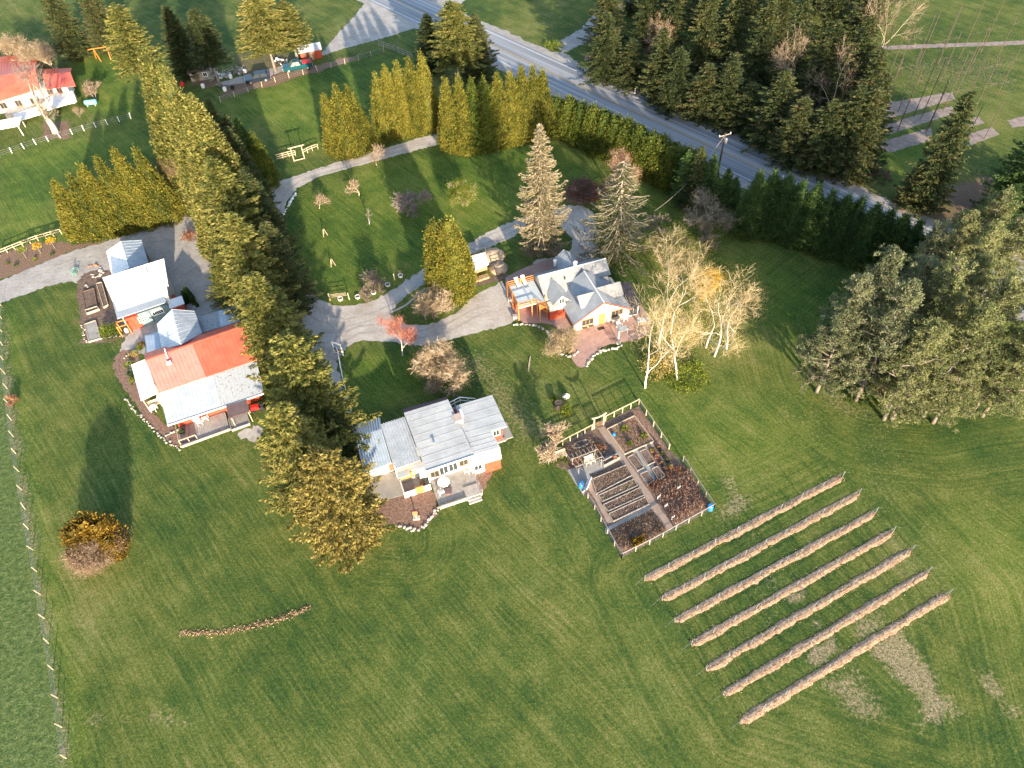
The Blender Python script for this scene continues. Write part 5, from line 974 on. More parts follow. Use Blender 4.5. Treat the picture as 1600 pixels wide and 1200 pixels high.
# main range behind, ridge along u
L1 = H.q(840,432,4.9); v_r = L1[1]-.05; u0, u1 = L1[0], H.q(947,405,4.9)[0]
H.roof_l([(u0, v_r-2.9, 2.7), (3.7, v_r-2.9, 2.7), (3.7, v_r, 4.9), (u0, v_r, 4.9)], M_hroof, 'roof', .1, ribs=16); H.roof_l([(u0, v_r+2.9, 2.9), (u1, v_r+2.9, 2.9), (u1, v_r, 4.9), (u0, v_r, 4.9)], M_groof, 'rear_roof', .1, ribs=20)
H.roof_l([(3.7, v_r-2.0, 3.5), (u1, v_r-2.0, 3.5), (u1, v_r, 4.92), (3.7, v_r, 4.92)], M_hroof, 'roof', .1, ribs=7)
m = MB(); m.bar((u0, v_r, 4.97), (u1, v_r, 4.97), .16, .06); m.build('ridge_cap', M_white, H.root)
H.walls([(u0+.4, v_r-2.5, 2.6), (u1-.4, v_r-2.5, 2.6), (u1-.4, v_r, 4.7), (u1-.4, v_r+2.5, 2.7), (u0+.4, v_r+2.5, 2.7), (u0+.4, v_r, 4.7)], M_cream, 'range_wall')
H.wbox(-2.7, -.35, 3.35, 4.6, 0, 1.75, M_orwall, 'lower_wall'); H.wbox(-2.75, -.3, 3.25, 4.6, 1.76, 2.6, M_cream, 'upper_wall')
# left front gable, side dormers, rear gable
H.xgable((-1.0, v_r-.3, 4.6), (-1.0, 2.9, 4.6), 1.35, 1.35, M_groof, M_cream, ribs=7); H.window(-1.0, 3.1, 3.1, .7, .8, fm=M_cream)
H.xgable((3.7, 1.95, 4.75), (.9, 1.95, 4.75), 1.35, 1.2, M_hroof, M_cream, ribs=6); H.xgable((3.75, 2.5, 4.78), (7.7, 2.5, 4.78), 1.4, 1.3, M_hroof, M_orwall, ribs=7)
H.xgable((2.9, v_r, 4.85), (2.9, v_r+4.4, 4.85), 1.7, 1.5, M_groof, M_cream, ribs=8)
m = MB().lathe([(.22, -.5), (.22, .5), (.34, .52), (.34, .62), (.1, .8)], n=10); m.build('chimney', M_white, H.root, loc=(3.0, v_r+.2, 5.0)); m = MB().lathe([(.2, -.6), (.2, .4), (.3, .42), (.3, .52)], n=10); m.build('vent', M_white, H.root, loc=(-.1+1.2, v_r+3.4, 3.6)); m = MB().lathe([(.1, 0), (.1, .35)], n=8); m.build('vent', M_black, H.root, loc=(.9, v_r-1.1, 4.1))
# dark side annex with white glazing
q = [H.q(983,484,2.1), H.q(1003,475,2.1), H.q(984,440,2.3), H.q(968,442,2.3)]
H.roof_l(q, MAT('dark_shingles', [(.045, .04, .05), (.085, .075, .09)], 2, .8, var=.2), 'annex_roof', .12); H.wbox(8.0, 9.6, -.15, 4.0, 0, 1.95, M_white, 'annex_wall'); H.window(8.8, -.15, .25, 1.35, 1.5, mull=1)
# upper deck on orange posts
dk = [H.q(809,480,2.4), H.q(848,467,2.4), H.q(839,434,2.4), H.q(795,443,2.4)]; m = MB(); du0, du1, dv0, dv1 = -6.9, -2.75, 5.1, 10.0
m.slab([(du0, dv0, 2.4), (du1, dv0, 2.4), (du1, dv1, 2.4), (du0, dv1, 2.4)], .16); m.build('deck_floor', MAT('pale_deck_membrane', [(.44, .50, .52), (.56, .61, .62)], .6, .6, var=.08), H.root)
m = MB(); [m.bar((u, v, 0), (u, v, 3.35), .16) for u in (du0, (du0+du1)/2, du1) for v in (dv0, dv1)]; m.bar((du0, (dv0+dv1)/2, 0), (du0, (dv0+dv1)/2, 3.35), .16)
for z in (3.35, 2.95, 2.6): m.bar((du0, dv0, z), (du1-1.2, dv0, z), .09); m.bar((du0, dv1, z), (du1, dv1, z), .09); m.bar((du0, dv0, z), (du0, dv1, z), .09)
m.build('deck_railing', M_owall, H.root)
m = MB(); [m.box(du1-1.3+.28*i, du1-1.0+.28*i, 3.9, 4.9, 2.2-.26*i, 2.26-.26*i) for i in range(8)]; m.bar((du1-1.3, 3.85, 3.1), (du1+1.0, 3.85, 1.1), .1); m.bar((du1-1.3, 4.95, 3.1), (du1+1.0, 4.95, 1.1), .1); [m.bar((du1-1.3, v, 0), (du1-1.3, v, 3.1), .13) for v in (3.85, 4.95)]; m.bar((du1-.2, 3.85, 0), (du1-.2, 3.85, 2.2), .1); m.box(du1-1.3, du1-.1, 3.85, 5.0, 2.3, 2.4); m.build('stairs', M_owall, H.root)
H.wbox(du0+.3, du1, 7.2, 9.8, 0, 2.2, M_orwall, 'lower_wall')
for i, (x, y) in enumerate([(808.5,444), (818.5,440.5)]):
    t = thing('sun_lounger', ('left' if i == 0 else 'right')+' of the two white sun loungers on the pale upper deck', 'sun lounger', P(x, y, 2.4), radians(106)); m = MB(); m.box(-.85, .25, -.3, .3, .28, .34); m.build('cushion', M_white, t); b_ = MB(); b_.add([(.25, -.3, .28), (.25, .3, .28), (.8, .3, .7), (.8, -.3, .7), (.25, -.3, .35), (.25, .3, .35), (.78, .3, .77), (.78, -.3, .77)], [(0, 1, 2, 3), (7, 6, 5, 4), (0, 4, 5, 1), (2, 6, 7, 3), (0, 3, 7, 4), (1, 5, 6, 2)]); b_.build('backrest', M_white, t); m = MB(); m.box(-.88, .85, -.34, -.3, .2, .28); m.box(-.88, .85, .3, .34, .2, .28); [m.box(a, a+.05, b, b+.05, 0, .24) for a in (-.8, .7) for b in (-.33, .28)]; m.build('frame', M_black, t)
# patio furniture
for i, (x, y) in enumerate([(913,512.5), (923,509.5)]): chair(('left' if i == 0 else 'right')+' of the two brown wicker armchairs against the cream gable wall', x, y+2, .04, 16, M_brownb, name='wicker_chair', w=.75)
tag(MB().box(-.5, .5, -.28, .28, 0, .03).build('door_mat', M_black), 'black mat on the brick paving before the orange door', 'mat'); o = bpy.data.objects['door_mat']; o.location = tuple(P(939, 513, .04)); o.rotation_euler = (0, 0, radians(16))
t = thing('barbecue', 'silver and black barbecue against the cream wall under the right window', 'barbecue', P(961, 503, .04), radians(16)); MB().box(-.55, .55, -.3, .3, .1, .8).build('cabinet', M_metal, t); MB().lathe([(.3, -.5), (.3, .5)], n=10).build('lid', M_black, t, loc=(0, 0, .85)).rotation_euler = (0, pi/2, 0)
MB().box(-.75, .75, -.25, .25, .78, .82).build('side_shelf', M_metal, t)
table('grey rectangular patio table on the brick paving', 972, 519, .04, 0, .7, MAT('grey_table', [(.26, .30, .32), (.34, .38, .40)], 3, .4), rect=(1.5, .95), ang=16); table('pale glass patio table beside the birches', 1004, 505, .04, 0, .7, M_sroof, rect=(1.5, .9), ang=-8)
chair('white patio chair between the cream wall and the grey table', 968, 512, .04, 30, M_white); chair('white folding chair beside the barbecue', 976, 500, .04, 20, M_white); chair('dark brown chair on the paving right of the grey table', 958, 533, .04, 100, M_fascia)
t = thing('folded_parasol', 'folded white parasol standing on the brick paving', 'parasol', P(966, 536, .04)); MB().lathe([(.35, 0), (.35, .08), (.05, .12)], n=12).build('base', M_stone, t); MB().bar((0, 0, .1), (0, 0, 2.3), .05).build('pole', M_metal, t); MB().lathe([(.1, 1.0), (.16, 1.1), (.1, 1.9), (.03, 2.3)], n=8).build('canopy', M_white, t)
rbed('brown timber planter with seedlings beside the round patio shrub', [(880,538), (887,534), (895,548), (889,553)], .5, M_brownb)
for i, (x, y) in enumerate([(797,470), (805,497)]):
    o = tag(MB().box(-.3, .3, -.25, .25, 0, .45).box(-.36, .36, -.3, .3, .45, .52).build('stone_post', M_stone), ('upper' if i == 0 else 'lower')+' of the two low stone posts at the patio edge beside the driveway', 'stone post'); o.location = tuple(P(x, y, .03))
stones([(803,508), (818,507), (835,509), (850,514), (858,522), (866,536), (874,549), (880,555), (890,558), (905,551)], 46, 'pale cobble of the low wall curving along the left patio edge', 'cobbles along the left patio edge', .28, 12)
stones([(972,541), (955,546), (940,549), (928,556), (920,566), (916,574)], 32, 'pale cobble of the low wall along the right patio edge', 'cobbles along the right patio edge', .28, 13)
tag(MB().bar((0, 0, .03), (2.6, 1.0, .06), .1).bar((.3, .2, .03), (2.3, .9, .05), .14).build('fallen_pole', M_timber), None); o = bpy.data.objects['fallen_pole']; o.location = tuple(P(826, 580)); o.rotation_euler = (0, 0, radians(60)); tag(o, 'pale weathered pole lying on the lawn below the patio', 'pole')
# wood shed on the island
S = Bld('wood_shed', 'open firewood shed with white metal roof beside the golden island cedar', 'shed', (728, 432), 24)
S.roof([(724,430,1.7), (764,413,1.7), (758,394,2.2), (720,404,2.2)], M_wroof, 'roof', .08, ribs=8); [MB().bar((u, v, 0), (u, v, 1.9), .12).build('post', M_timber, S.root) for u in (.1, 1.8, 3.6) for v in (.0, 2.4)]; S.wbox(0, 3.7, 2.35, 2.5, 0, 1.9, M_gtimber, 'back_wall')
o = tag(MB().box(-1.6, 1.6, -.5, .5, 0, 1.1).build('firewood_stack', M_firewood), 'stacked firewood under the white wood shed roof', 'firewood'); o.location = tuple(P(745, 424)); o.rotation_euler = (0, 0, radians(24))
def mound(name, label, cat, x, y, R, H_, mat, seed, sz=.3, n=1400):
    t = thing(name, label, cat, P(x, y)); m = MB(); m.lathe([(R*.98, 0), (R*.85, H_*.45), (R*.5, H_*.85), (R*.15, H_)], n=14); r = random.Random(seed); m.v = [(a*(1+r.gauss(0, .07)), b*(1+r.gauss(0, .07)), c*(1+r.gauss(0, .06))) for a, b, c in m.v]
    m.build('heap', M_twig, t, smooth=True); c = link('sticks', bush_me(R, H_, seed, n, sz, 60, aspect=.16, lift=0), t); setmat(c, mat); return t
mound('brush_heap', 'rounded heap of cut twigs behind the firewood shed', 'brush heap', 770, 402, 2.1, 1.2, F_beige, 630); mound('brush_heap', 'tan heap of sticks between the firewood shed and the patio', 'brush heap', 779, 420, 1.6, .9, F_brown, 631)
struct(sheet('soil_bed', ragged([(728,444), (790,424), (794,434), (768,442), (745,448), (733,452)], .8, .1), .02, M_soil))
o = tag(MB().box(-1.2, 1.2, -.45, .45, 0, .35).build('split_logs', M_firewood), 'loose split logs spread before the firewood shed', 'firewood'); o.location = tuple(P(752, 436)); o.rotation_euler = (0, 0, radians(22))
# ================================================================== NEIGHBOURS' HOUSES AND SHEDS
E1 = Bld('orange_roofed_house', 'white neighbouring house with large orange red roof behind the bare tree', 'house', (60, 165), 12)
E1.roof([(-45,172,3.2), (62,138,3.2), (55,108,5.2), (-45,128,5.2)], M_oroof, 'roof', .15, ribs=22); E1.roof([(-45,128,5.2), (55,108,5.2), (60,84,3.4), (-45,92,3.4)], M_oroof, 'rear_roof', .15, ribs=22)
E1.roof([(72,139,3.0), (118,134,3.0), (110,113,3.9), (66,116,3.9)], M_oroof, 'wing_roof', .12, ribs=12); E1.roof([(66,116,3.9), (110,113,3.9), (112,106,3.2), (68,108,3.2)], M_oroof, 'wing_roof', .12, ribs=12)
a = E1.q(-40,178,0); b = E1.q(60,150,0); c = E1.q(118,148,0); E1.walls([(a[0], -1.0, 3.0), (b[0]+1, -1.0, 3.0), (b[0]+1, 8, 3.0), (a[0], 8, 3.0)], M_white); E1.walls([(b[0]+1.02, 1.0, 2.9), (c[0]-.5, 1.0, 2.9), (c[0]-.5, 5, 2.9), (b[0]+1.02, 5, 2.9)], M_white, 'wing_wall')
E1.roof([(74,172,1.3), (120,158,1.3), (114,141,1.4), (66,150,1.4)], M_white, 'terrace', .15); E1.wbox(.8, 7.8, -1.8, .8, 0, 1.2, M_stone, 'terrace_wall')
E1.roof([(25,190,1.0), (64,178,1.0), (58,166,1.1), (20,178,1.1)], M_white, 'terrace', .12); E1.wbox(-5.6, 0, -4.0, -1.1, 0, .9, M_stone, 'terrace_wall')
for u in (-9, -6, -3, .0): E1.window(u, -1.0, 1.0, 1.2, 1.2, mull=1, fm=M_owall)
for u in (3.2, 5.2): E1.window(u, 1.0, 1.5, .9, 1.0, fm=M_owall)
t = thing('pergola', 'white slatted pergola in front of the orange-roofed house', 'pergola', P(17, 215), radians(14)); [MB().bar((x, y, 0), (x, y, 2.0), .14).build('post', M_white, t) for x in (-4, 2.4) for y in (0, 3.4)]; m = MB(); [m.box(-4.3, 2.7, -.2+i*.34, .02+i*.34, 2.05, 2.15) for i in range(12)]; m.build('slats', M_white, t); m = MB(); m.bar((-4, 0, 2.0), (-4, 3.5, 2.0), .12); m.bar((2.4, 0, 2.0), (2.4, 3.5, 2.0), .12); m.build('beams', M_white, t)
t = thing('storage_tank', 'turquoise fuel tank lying on the lawn beside the orange-roofed house', 'tank', P(144, 165), radians(6)); m = MB(); m.tube([(-1.25, 0, .75), (-1.1, 0, .75), (1.1, 0, .75), (1.25, 0, .75)], [.35, .52, .52, .35], 14); m.build('tank', MAT('turquoise_paint', [(.14, .42, .44), (.18, .50, .52)], 2, .4), t, smooth=False); m = MB(); m.box(-.9, -.7, -.4, .4, 0, .4); m.box(.7, .9, -.4, .4, 0, .4); m.build('cradle', M_conc, t)
t = thing('swing_frame', 'bright orange swing frame on the neighbouring lawn', 'swing', P(165, 92), radians(12)); m = MB(); m.bar((-2.8, 0, 2.6), (1.8, 0, 2.6), .16); m.build('beam', M_redp if False else MAT('orange_paint', [(.62, .16, .03), (.7, .2, .04)], 3, .5), t); OR = bpy.data.materials['orange_paint']
for x, y in ((-2.2, 1.0), (-.9, -1.0)): MB().bar((x, y, 0), (-1.6, 0, 2.6), .14).build('leg', OR, t)
for x, y in ((1.3, 1.0), (1.3, -1.0)): MB().bar((x, y, 0), (1.3, 0, 2.6), .14).build('leg', OR, t)
def shed(name, label, org, ang, w, d, h, rise, wm, rm, cat='shed'):
    b = Bld(name, label, cat, org, ang); b.walls([(0, 0, h), (w, 0, h), (w, d, h), (0, d, h)], wm)
    b.roof_l([(-.3, -.4, h+.05), (w+.3, -.4, h+.05), (w+.3, d/2, h+rise), (-.3, d/2, h+rise)], rm, 'roof', .1, ribs=8); b.roof_l([(-.3, d+.4, h+.05), (w+.3, d+.4, h+.05), (w+.3, d/2, h+rise), (-.3, d/2, h+rise)], rm, 'roof', .1, ribs=8)
    b.door(w*.3, 0, 0, .9, 1.9, mat=M_brownb, fm=wm); return b
b = shed('timber_shed', 'small timber shed with dark grey roof under the conifers beside the neighbour track', (300, 128), 10, 4.2, 4.0, 2.0, .9, M_gtimber, M_fascia); b.window(3.2, 0, .8, .8, .8)
b = shed('red_shed', 'small red and grey shed beside the teal pickup truck', (472, 96), 14, 4.6, 3.2, 2.0, .8, M_orwall, M_sroof); b.wbox(1.6, 3.0, -.12, -.02, 0, 1.8, M_brownb, 'panel')
def car(label, x, y, ang, mat, kind, name):
    """a small car or pickup, nose towards +x"""
    t = thing(name, label, 'pickup truck' if kind == 'pickup' else 'car', P(x, y), radians(ang)); L, Wd = (5.4, 1.95) if kind == 'pickup' else (4.7, 1.85); x0, x1 = -L/2, L/2; m = MB()
    def sec(xs_, zs, w=Wd/2):   # side profile extruded
        n = len(xs_); vs = [(a, -w, z) for a, z in zip(xs_, zs)]+[(a, w, z) for a, z in zip(xs_, zs)]; m.add(vs, [tuple(range(n)), tuple(range(n, 2*n))[::-1]]+[(i, n+i, n+(i+1) % n, (i+1) % n) for i in range(n)])
    sec([x0, x1-.1, x1, x1-.05, x1-1.3, x0], [.35, .35, .55, .92, 1.02, 1.0])
    if kind == 'pickup':
        m.box(x0+.08, x0+2.0, -Wd/2+.01, -Wd/2+.12, 1.0, 1.15); m.box(x0+.08, x0+2.0, Wd/2-.12, Wd/2-.01, 1.0, 1.15); m.box(x0, x0+.1, -Wd/2+.02, Wd/2-.02, 1.0, 1.15)
    m.build('body', mat, t); m = MB(); a0 = x0+2.05 if kind == 'pickup' else x0+.35; a1 = x1-1.35
    vs = [(a0, -.85, 1.0), (a1, -.85, 1.0), (a1, .85, 1.0), (a0, .85, 1.0), (a0+.3, -.68, 1.62), (a1-.65, -.68, 1.62), (a1-.65, .68, 1.62), (a0+.3, .68, 1.62)]
    m.add(vs, [(0, 3, 2, 1), (0, 1, 5, 4), (1, 2, 6, 5), (2, 3, 7, 6), (3, 0, 4, 7), (4, 5, 6, 7)]); m.build('windows', M_glass, t)
    m = MB(); m.box(a0+.28, a1-.62, -.7, .7, 1.62, 1.67)
    for y_ in (-1, 1):
        for (xa, xb) in ((a0, a0+.3), (a1, a1-.65), ((a0+a1)/2, (a0+a1)/2-.1)): m.bar((xa, y_*.86, 1.0), (xb, y_*.69, 1.63), .09)
    m.build('roof', mat, t)
    for xw in (x0+.95, x1-.95):
        for y_ in (-1, 1): w_ = MB().lathe([(.12, -.12), (.34, -.11), (.36, 0), (.34, .11), (.12, .12)], n=14).build('wheel', M_black, t, loc=(xw, y_*(Wd/2-.08), .36)); w_.rotation_euler = (pi/2, 0, 0); MB().lathe([(.2, -.135), (.2, .135)], n=10).build('rim', M_metal, w_)
    for y_ in (-.7, .7): MB().box(x1-.06, x1+.02, y_-.18, y_+.18, .68, .84).build('headlight', M_white, t); MB().box(x0-.03, x0+.03, y_-.12, y_+.12, .7, .92).build('tail_light', M_redp, t)
    MB().box(x0-.08, x0+.02, -.9, .9, .4, .55).build('bumper', M_metal, t); MB().box(x1-.06, x1+.07, -.9, .9, .38, .52).build('bumper', M_metal, t)
    if kind == 'pickup': MB().box(x0+.2, x0+1.7, -.6, .6, 1.0, 1.25).build('load', M_redp, t)
    return t
M_car1 = MAT('teal_car_paint', [(.008, .065, .08), (.012, .09, .105)], 2, .25, .2); M_car2 = MAT('dark_blue_car_paint', [(.012, .018, .03), (.02, .03, .05)], 2, .2, .2)
car('teal pickup truck parked on the neighbour track beside the red shed', 466, 108, 194, M_car1, 'pickup', 'pickup_truck').scale = (1.2, 1.2, 1.2)
car('dark blue estate car parked beside the scrap heap on the neighbour track', 404, 127, 194, M_car2, 'car', 'parked_car').scale = (1.15, 1.15, 1.15)
# scrap and timber heaps by the track
R_ = random.Random(77)
t = thing('scrap_heap', 'jumbled heap of old timber and scrap between the grey roofed shed and the dark car', 'scrap heap', P(358, 118), radians(14)); m = MB()
for i in range(70): x = R_.uniform(-5, 4); y = R_.uniform(-1.3, 1.6); a = R_.uniform(0, 3.1); l = R_.uniform(.4, 1.5); z = R_.uniform(.05, .8); m.bar((x, y, z), (x+l*cos(a), y+l*sin(a), z+R_.uniform(-.1, .4)), R_.uniform(.05, .2), .08)
m.build('boards', M_gtimber, t); m = MB(); [m.box(x, x+R_.uniform(.4, 1), y, y+R_.uniform(.3, .8), 0, R_.uniform(.3, .8)) for x, y in [(R_.uniform(-4.5, 4), R_.uniform(-1.2, 1)) for _ in range(14)]]; m.build('crates', M_metal, t)
t = thing('scrap_heap', 'white and dark junk piled between the dark car and the teal pickup', 'scrap heap', P(437, 100), radians(14)); m = MB(); [m.box(x, x+R_.uniform(.3, .9), y, y+R_.uniform(.3, .8), 0, R_.uniform(.3, 1.0)) for x, y in [(R_.uniform(-1.8, 1.6), R_.uniform(-.8, 1)) for _ in range(12)]]; m.build('boxes', M_white, t); m = MB(); [m.bar((R_.uniform(-1.8, 1.8), R_.uniform(-1, 1), .1), (R_.uniform(-1.8, 1.8), R_.uniform(-1, 1), .9), .12) for _ in range(14)]; m.build('rods', M_dark, t)
for x, y, mt, lb in [(352,142,M_white,'white drum at the lower edge of the scrap heap'), (364,139,M_black,'black drum at the lower edge of the scrap heap'), (318,137,M_white,'small white drum beside the timber shed'), (286,134,M_redp,'red drum under the conifers left of the timber shed'), (361,122,M_white,'white tub on top of the scrap beside the dark car')]:
    o = tag(MB().lathe([(.35, 0), (.4, .1), (.4, .8), (.34, .85)], n=12).build('drum', mt), lb, 'drum'); o.location = tuple(P(x, y))
# ================================================================== FENCES, GATES, POLES
def wirefence(name, label, px, n, hgt=1.25, pm=None, pw=.11, rails=0, wires=3, lean=.06, cat='fence', top=None, th=.015, seed=1):
    w = W2(px); seg = [math.hypot(w[i+1][0]-w[i][0], w[i+1][1]-w[i][1]) for i in range(len(w)-1)]; T = sum(seg); t = thing(name, label, cat, (w[0][0], w[0][1], 0)); r = random.Random(seed); pts = []
    for i in range(n):
        d = T*i/(n-1); k = 0
        while k < len(seg)-1 and d > seg[k]+1e-6: d -= seg[k]; k += 1
        f = min(1, d/seg[k]); pts.append((w[k][0]+(w[k+1][0]-w[k][0])*f-w[0][0], w[k][1]+(w[k+1][1]-w[k][1])*f-w[0][1]))
    for x, y in pts: MB().bar((x, y, 0), (x+r.gauss(0, lean), y+r.gauss(0, lean), hgt*r.uniform(.94, 1.06)), pw).build('post', pm or M_timber, t)
    if wires:
        m = MB(); [m.bar((*pts[i], hgt*(j+1)/(wires+.3)), (*pts[i+1], hgt*(j+1)/(wires+.3)), th) for i in range(len(pts)-1) for j in range(wires)]; m.build('wire', M_metal, t)
    if rails:
        m = MB(); [m.bar((*pts[i], hgt*(.95-.36*j)), (*pts[i+1], hgt*(.95-.36*j)), .06, .11) for i in range(len(pts)-1) for j in range(rails)]; m.build('rail', pm or M_timber, t)
    return t
wirefence('wire_fence', 'long wire fence with pale posts between the mown lawn and the left field', [(2,478), (5,560), (12,610), (22,690), (35,770), (46,835), (54,870), (66,945), (84,1050), (96,1130), (104,1185)], 24, pm=M_timber, wires=4, pw=.07, th=.012)
wirefence('wire_fence', 'wire fence with white posts below the orange-roofed house', [(-40,258), (2,245), (60,225), (83,219), (140,202), (205,186)], 14, pm=M_white, wires=3)
wirefence('wire_fence', 'wire fence along the upper edge of the paddock by the parked vehicles', [(345,160), (400,140), (440,125), (490,113), (560,95), (600,82)], 13, pm=M_timber, wires=3)
wirefence('board_fence', 'grey board fence at the top of the paddock beside the roadside conifers', [(592,72), (606,76), (645,92)], 8, pm=M_gtimber, wires=0, rails=3, hgt=1.3)
wirefence('board_fence', 'pale board fence at the foot of the wooden gate frame', [(433,250), (455,244), (462,243)], 4, pm=M_timber, wires=0, rails=3, hgt=1.1); wirefence('board_fence', 'pale board fence right of the wooden gate frame', [(474,243), (485,237), (497,233)], 4, pm=M_timber, wires=0, rails=2, hgt=1.1)
wirefence('board_fence', 'pale timber fence between the saplings and the golden cedar row', [(0,400), (55,378), (97,366)], 9, pm=M_timber, wires=0, rails=2, hgt=1.1)
wirefence('white_fence', 'white fence running from the white gate frame to the corrugated shed', [(529,553), (536,590), (546,630), (553,658)], 8, pm=M_white, wires=0, rails=3, hgt=1.3, lean=.0)
def gateframe(label, x, y, ang, w=1.7, h=2.3, mat=M_timber, over=.4, name='gate_frame', sag=0, gate=True, bot=False):
    t = thing(name, label, 'gate', P(x, y), radians(ang)); [MB().bar((sx*w/2, 0, 0), (sx*w/2, 0, h), .16).build('post', mat, t) for sx in (-1, 1)]
    m = MB(); k = 6; pts = [(-w/2-over+(w+2*over)*i/k, 0, h+.06+.25*abs(2*i/k-1)**2*sag) for i in range(k+1)]; m.tube(pts, .11, 6); m.build('lintel', mat, t)
    if bot: MB().bar((-w/2, 0, .12), (w/2, 0, .12), .14).build('sill', mat, t)
    if gate: m = MB(); [m.bar((-w/2+.12+i*(w-.24)/6, .02, .1), (-w/2+.12+i*(w-.24)/6, .02, 1.05), .1, .03) for i in range(7)]; m.bar((-w/2+.1, 0, .25), (w/2-.1, 0, .25), .08); m.bar((-w/2+.1, 0, .95), (w/2-.1, 0, .95), .08); m.build('gate', M_brownb, t)
    return t
gateframe('white square gate frame at the top of the white fence', 530, 553, -30, 1.5, 2.1, M_white, .05, gate=True, bot=True); gateframe('pale wooden gate frame standing in the low fence above the driveway', 468, 250, 20, 2.0, 2.7, M_timber, .5, gate=False, bot=True)
gateframe('rustic timber arch with curved log lintel at the garden entrance', 935, 667, 22, 1.4, 2.0, M_timber, .35, gate=True, sag=1)
for i, (x, y) in enumerate([(516,469), (546,468), (572,458), (594,452), (617,438)]):
    o = tag(MB().bar((0, 0, 0), (0, 0, 1.35), .13).build('wooden_post', M_timber), f'short pale wooden post on the lawn edge, {ORD[i]} from the left by the driveway bend', 'post', 'short posts by the driveway bend'); o.location = tuple(P(x, y))
for i, (x, y) in enumerate([(532,468), (559,465), (584,458), (606,446), (626,432)]):
    t = thing('plant_pot', f'white rimmed tree ring with dark soil, {ORD[i]} from the left by the driveway bend', 'tree ring', P(x, y), 0, 'white tree rings by the driveway bend'); MB().lathe([(.36, 0), (.42, .3), (.34, .3), (.34, .22)], n=14).build('ring', M_white, t); MB().lathe([(.33, .05), (.33, .24)], n=12).build('soil', M_soil, t)
    if i in (0, 2, 4): m = MB(); m.tube([(0, 0, .2), (.05, .02, 1.2)], [.03, .015], 4); [m.tube([(0, 0, .7), (.5*cos(a), .5*sin(a), 1.1)], [.015, .008], 3) for a in (0, 1.2, 2.5, 4, 5.2)]; m.build('sapling', M_twig, t)
t = thing('wire_trellis', 'low wooden trellis between the first two short posts by the driveway bend', 'trellis', P(520, 468), radians(5)); m = MB(); [m.bar((-.2, 0, z), (2.2, 0, z), .05) for z in (.5, .75, 1.0)]; m.build('rails', M_timber, t)
for i, (x, y) in enumerate([(508,368), (520,415)]):
    t = thing('tree_stake', ('upper' if i == 0 else 'lower')+' of the two staked saplings on the left of the orchard lawn', 'stake', P(x, y)); m = MB(); [m.bar((.45*cos(a), .45*sin(a), 0), (.1*cos(a), .1*sin(a), 1.3), .07) for a in (0, 2.1, 4.2)]; m.build('stakes', M_timber, t)
stones([(442,338), (445,330), (451,320), (457,310), (464,302)], 14, 'white boulder lining the inner bend of the driveway', 'white boulders at the driveway bend', .36, 21, mat=M_white)
# utility pole, road posts, hop poles, sign
t = thing('utility_pole', 'dark utility pole with crossarm and transformer beside the highway hedge', 'utility pole', *[P(1119, 284)]); MB().tube([(0, 0, 0), (0, 0, 9.3)], [.2, .13], 8).build('pole', M_barkd, t); MB().bar((-1.1, -.4, 8.9), (1.1, .4, 8.9), .12).build('crossarm', M_gtimber, t); MB().lathe([(.22, 7.4), (.25, 7.5), (.25, 8.2), (.1, 8.35)], (.35, 0, 0), 10).build('transformer', M_metal, t)
for k in (-1, 1): MB().lathe([(.06, 8.95), (.08, 9.1), (.04, 9.2)], (k, k*.36, 0), 6).build('insulator', M_white, t)
w0 = P(1119, 284); w0[2] = 8.9
for i, (x, y, z) in enumerate([(700, -60, 9), (1760, 560, 9), (1022, 330, 4.5)]):
    e = P(x, y, z); m = MB(); pts = [tuple(w0*(1-f)+e*f-np.array([0, 0, 1.6*4*f*(1-f)])) for f in np.linspace(0, 1, 14)]; m.tube(pts, .03, 4, cap=False)
    if i == 2: tag(m.build('power_line', M_gtimber), 'sagging wire from the utility pole down to the lawn beside the wide spruce', 'power line')
for i, (x, y) in enumerate([(992,146), (949,178), (1222,283), (1486,366)]):
    o = tag(MB().bar((0, 0, 0), (0, 0, 1.1), .12).build('marker_post', M_white), f'white marker post on the highway verge, {ORD[i]} counted from the top of the road', 'marker post', 'white marker posts along the highway'); o.location = tuple(P(x, y))
t = thing('road_sign', 'small pink sign board on the gravel corner of the side track', 'sign', P(918, 97), radians(20)); MB().box(-.7, .7, -.04, .04, .5, 1.5).build('board', MAT('pink_sign', [(.5, .3, .27), (.56, .36, .33)], 3, .7), t); [MB().bar((x, 0, 0), (x, 0, .5), .08).build('post', M_gtimber, t) for x in (-.5, .5)]
hp = [((1400+i*34-j*13, 30+j*42+i*-7), 128+j*42+i*-9) for j in (0, 2) for i in range(6) if not (j == 2 and i < 2)]; hp += [((1465,86),182), ((1490,102),205), ((1479,131),207), ((1413,80),185), ((1443,68),175), ((1443,98),205), ((1532,168),236), ((1565,160),217), ((1528,67),150), ((1560,90),178), ((1393,205-90),240), ((1595,70),150), ((1500,50),128), ((1420,30),110), ((1460,22),100), ((1545,40),112), ((1590,20),90), ((1390,40),130), ((1350+150,10),80)]
hp.sort(key=lambda q: (q[0][0]-1440)**2+(q[1]-320)**2)
for i, (t_, by) in enumerate(hp):
    p, h = base_of(t_, by); h = min(h, 11.5); o = tag(MB().tube([(0, 0, 0), (.5, .3, h)], [.075, .055], 6).build('hop_pole', M_barkd), f'tall slender dark pole of the hop yard across the highway, {ORDS[i]} nearest the lone fir', 'pole', 'poles of the hop yard'); o.location = tuple(p)
tag(wirefence('trellis_wire', 'overhead wires strung across the hop yard', [(1395,100), (1600,60)], 2, hgt=.5, wires=1), None)
bpy.data.objects.remove(bpy.data.objects['trellis_wire'])
for o in [o for o in COL.objects if o.parent is None and o.type == 'MESH' and o.name.startswith(('post', 'wire')) and 'label' not in o and 'kind' not in o]: bpy.data.objects.remove(o)
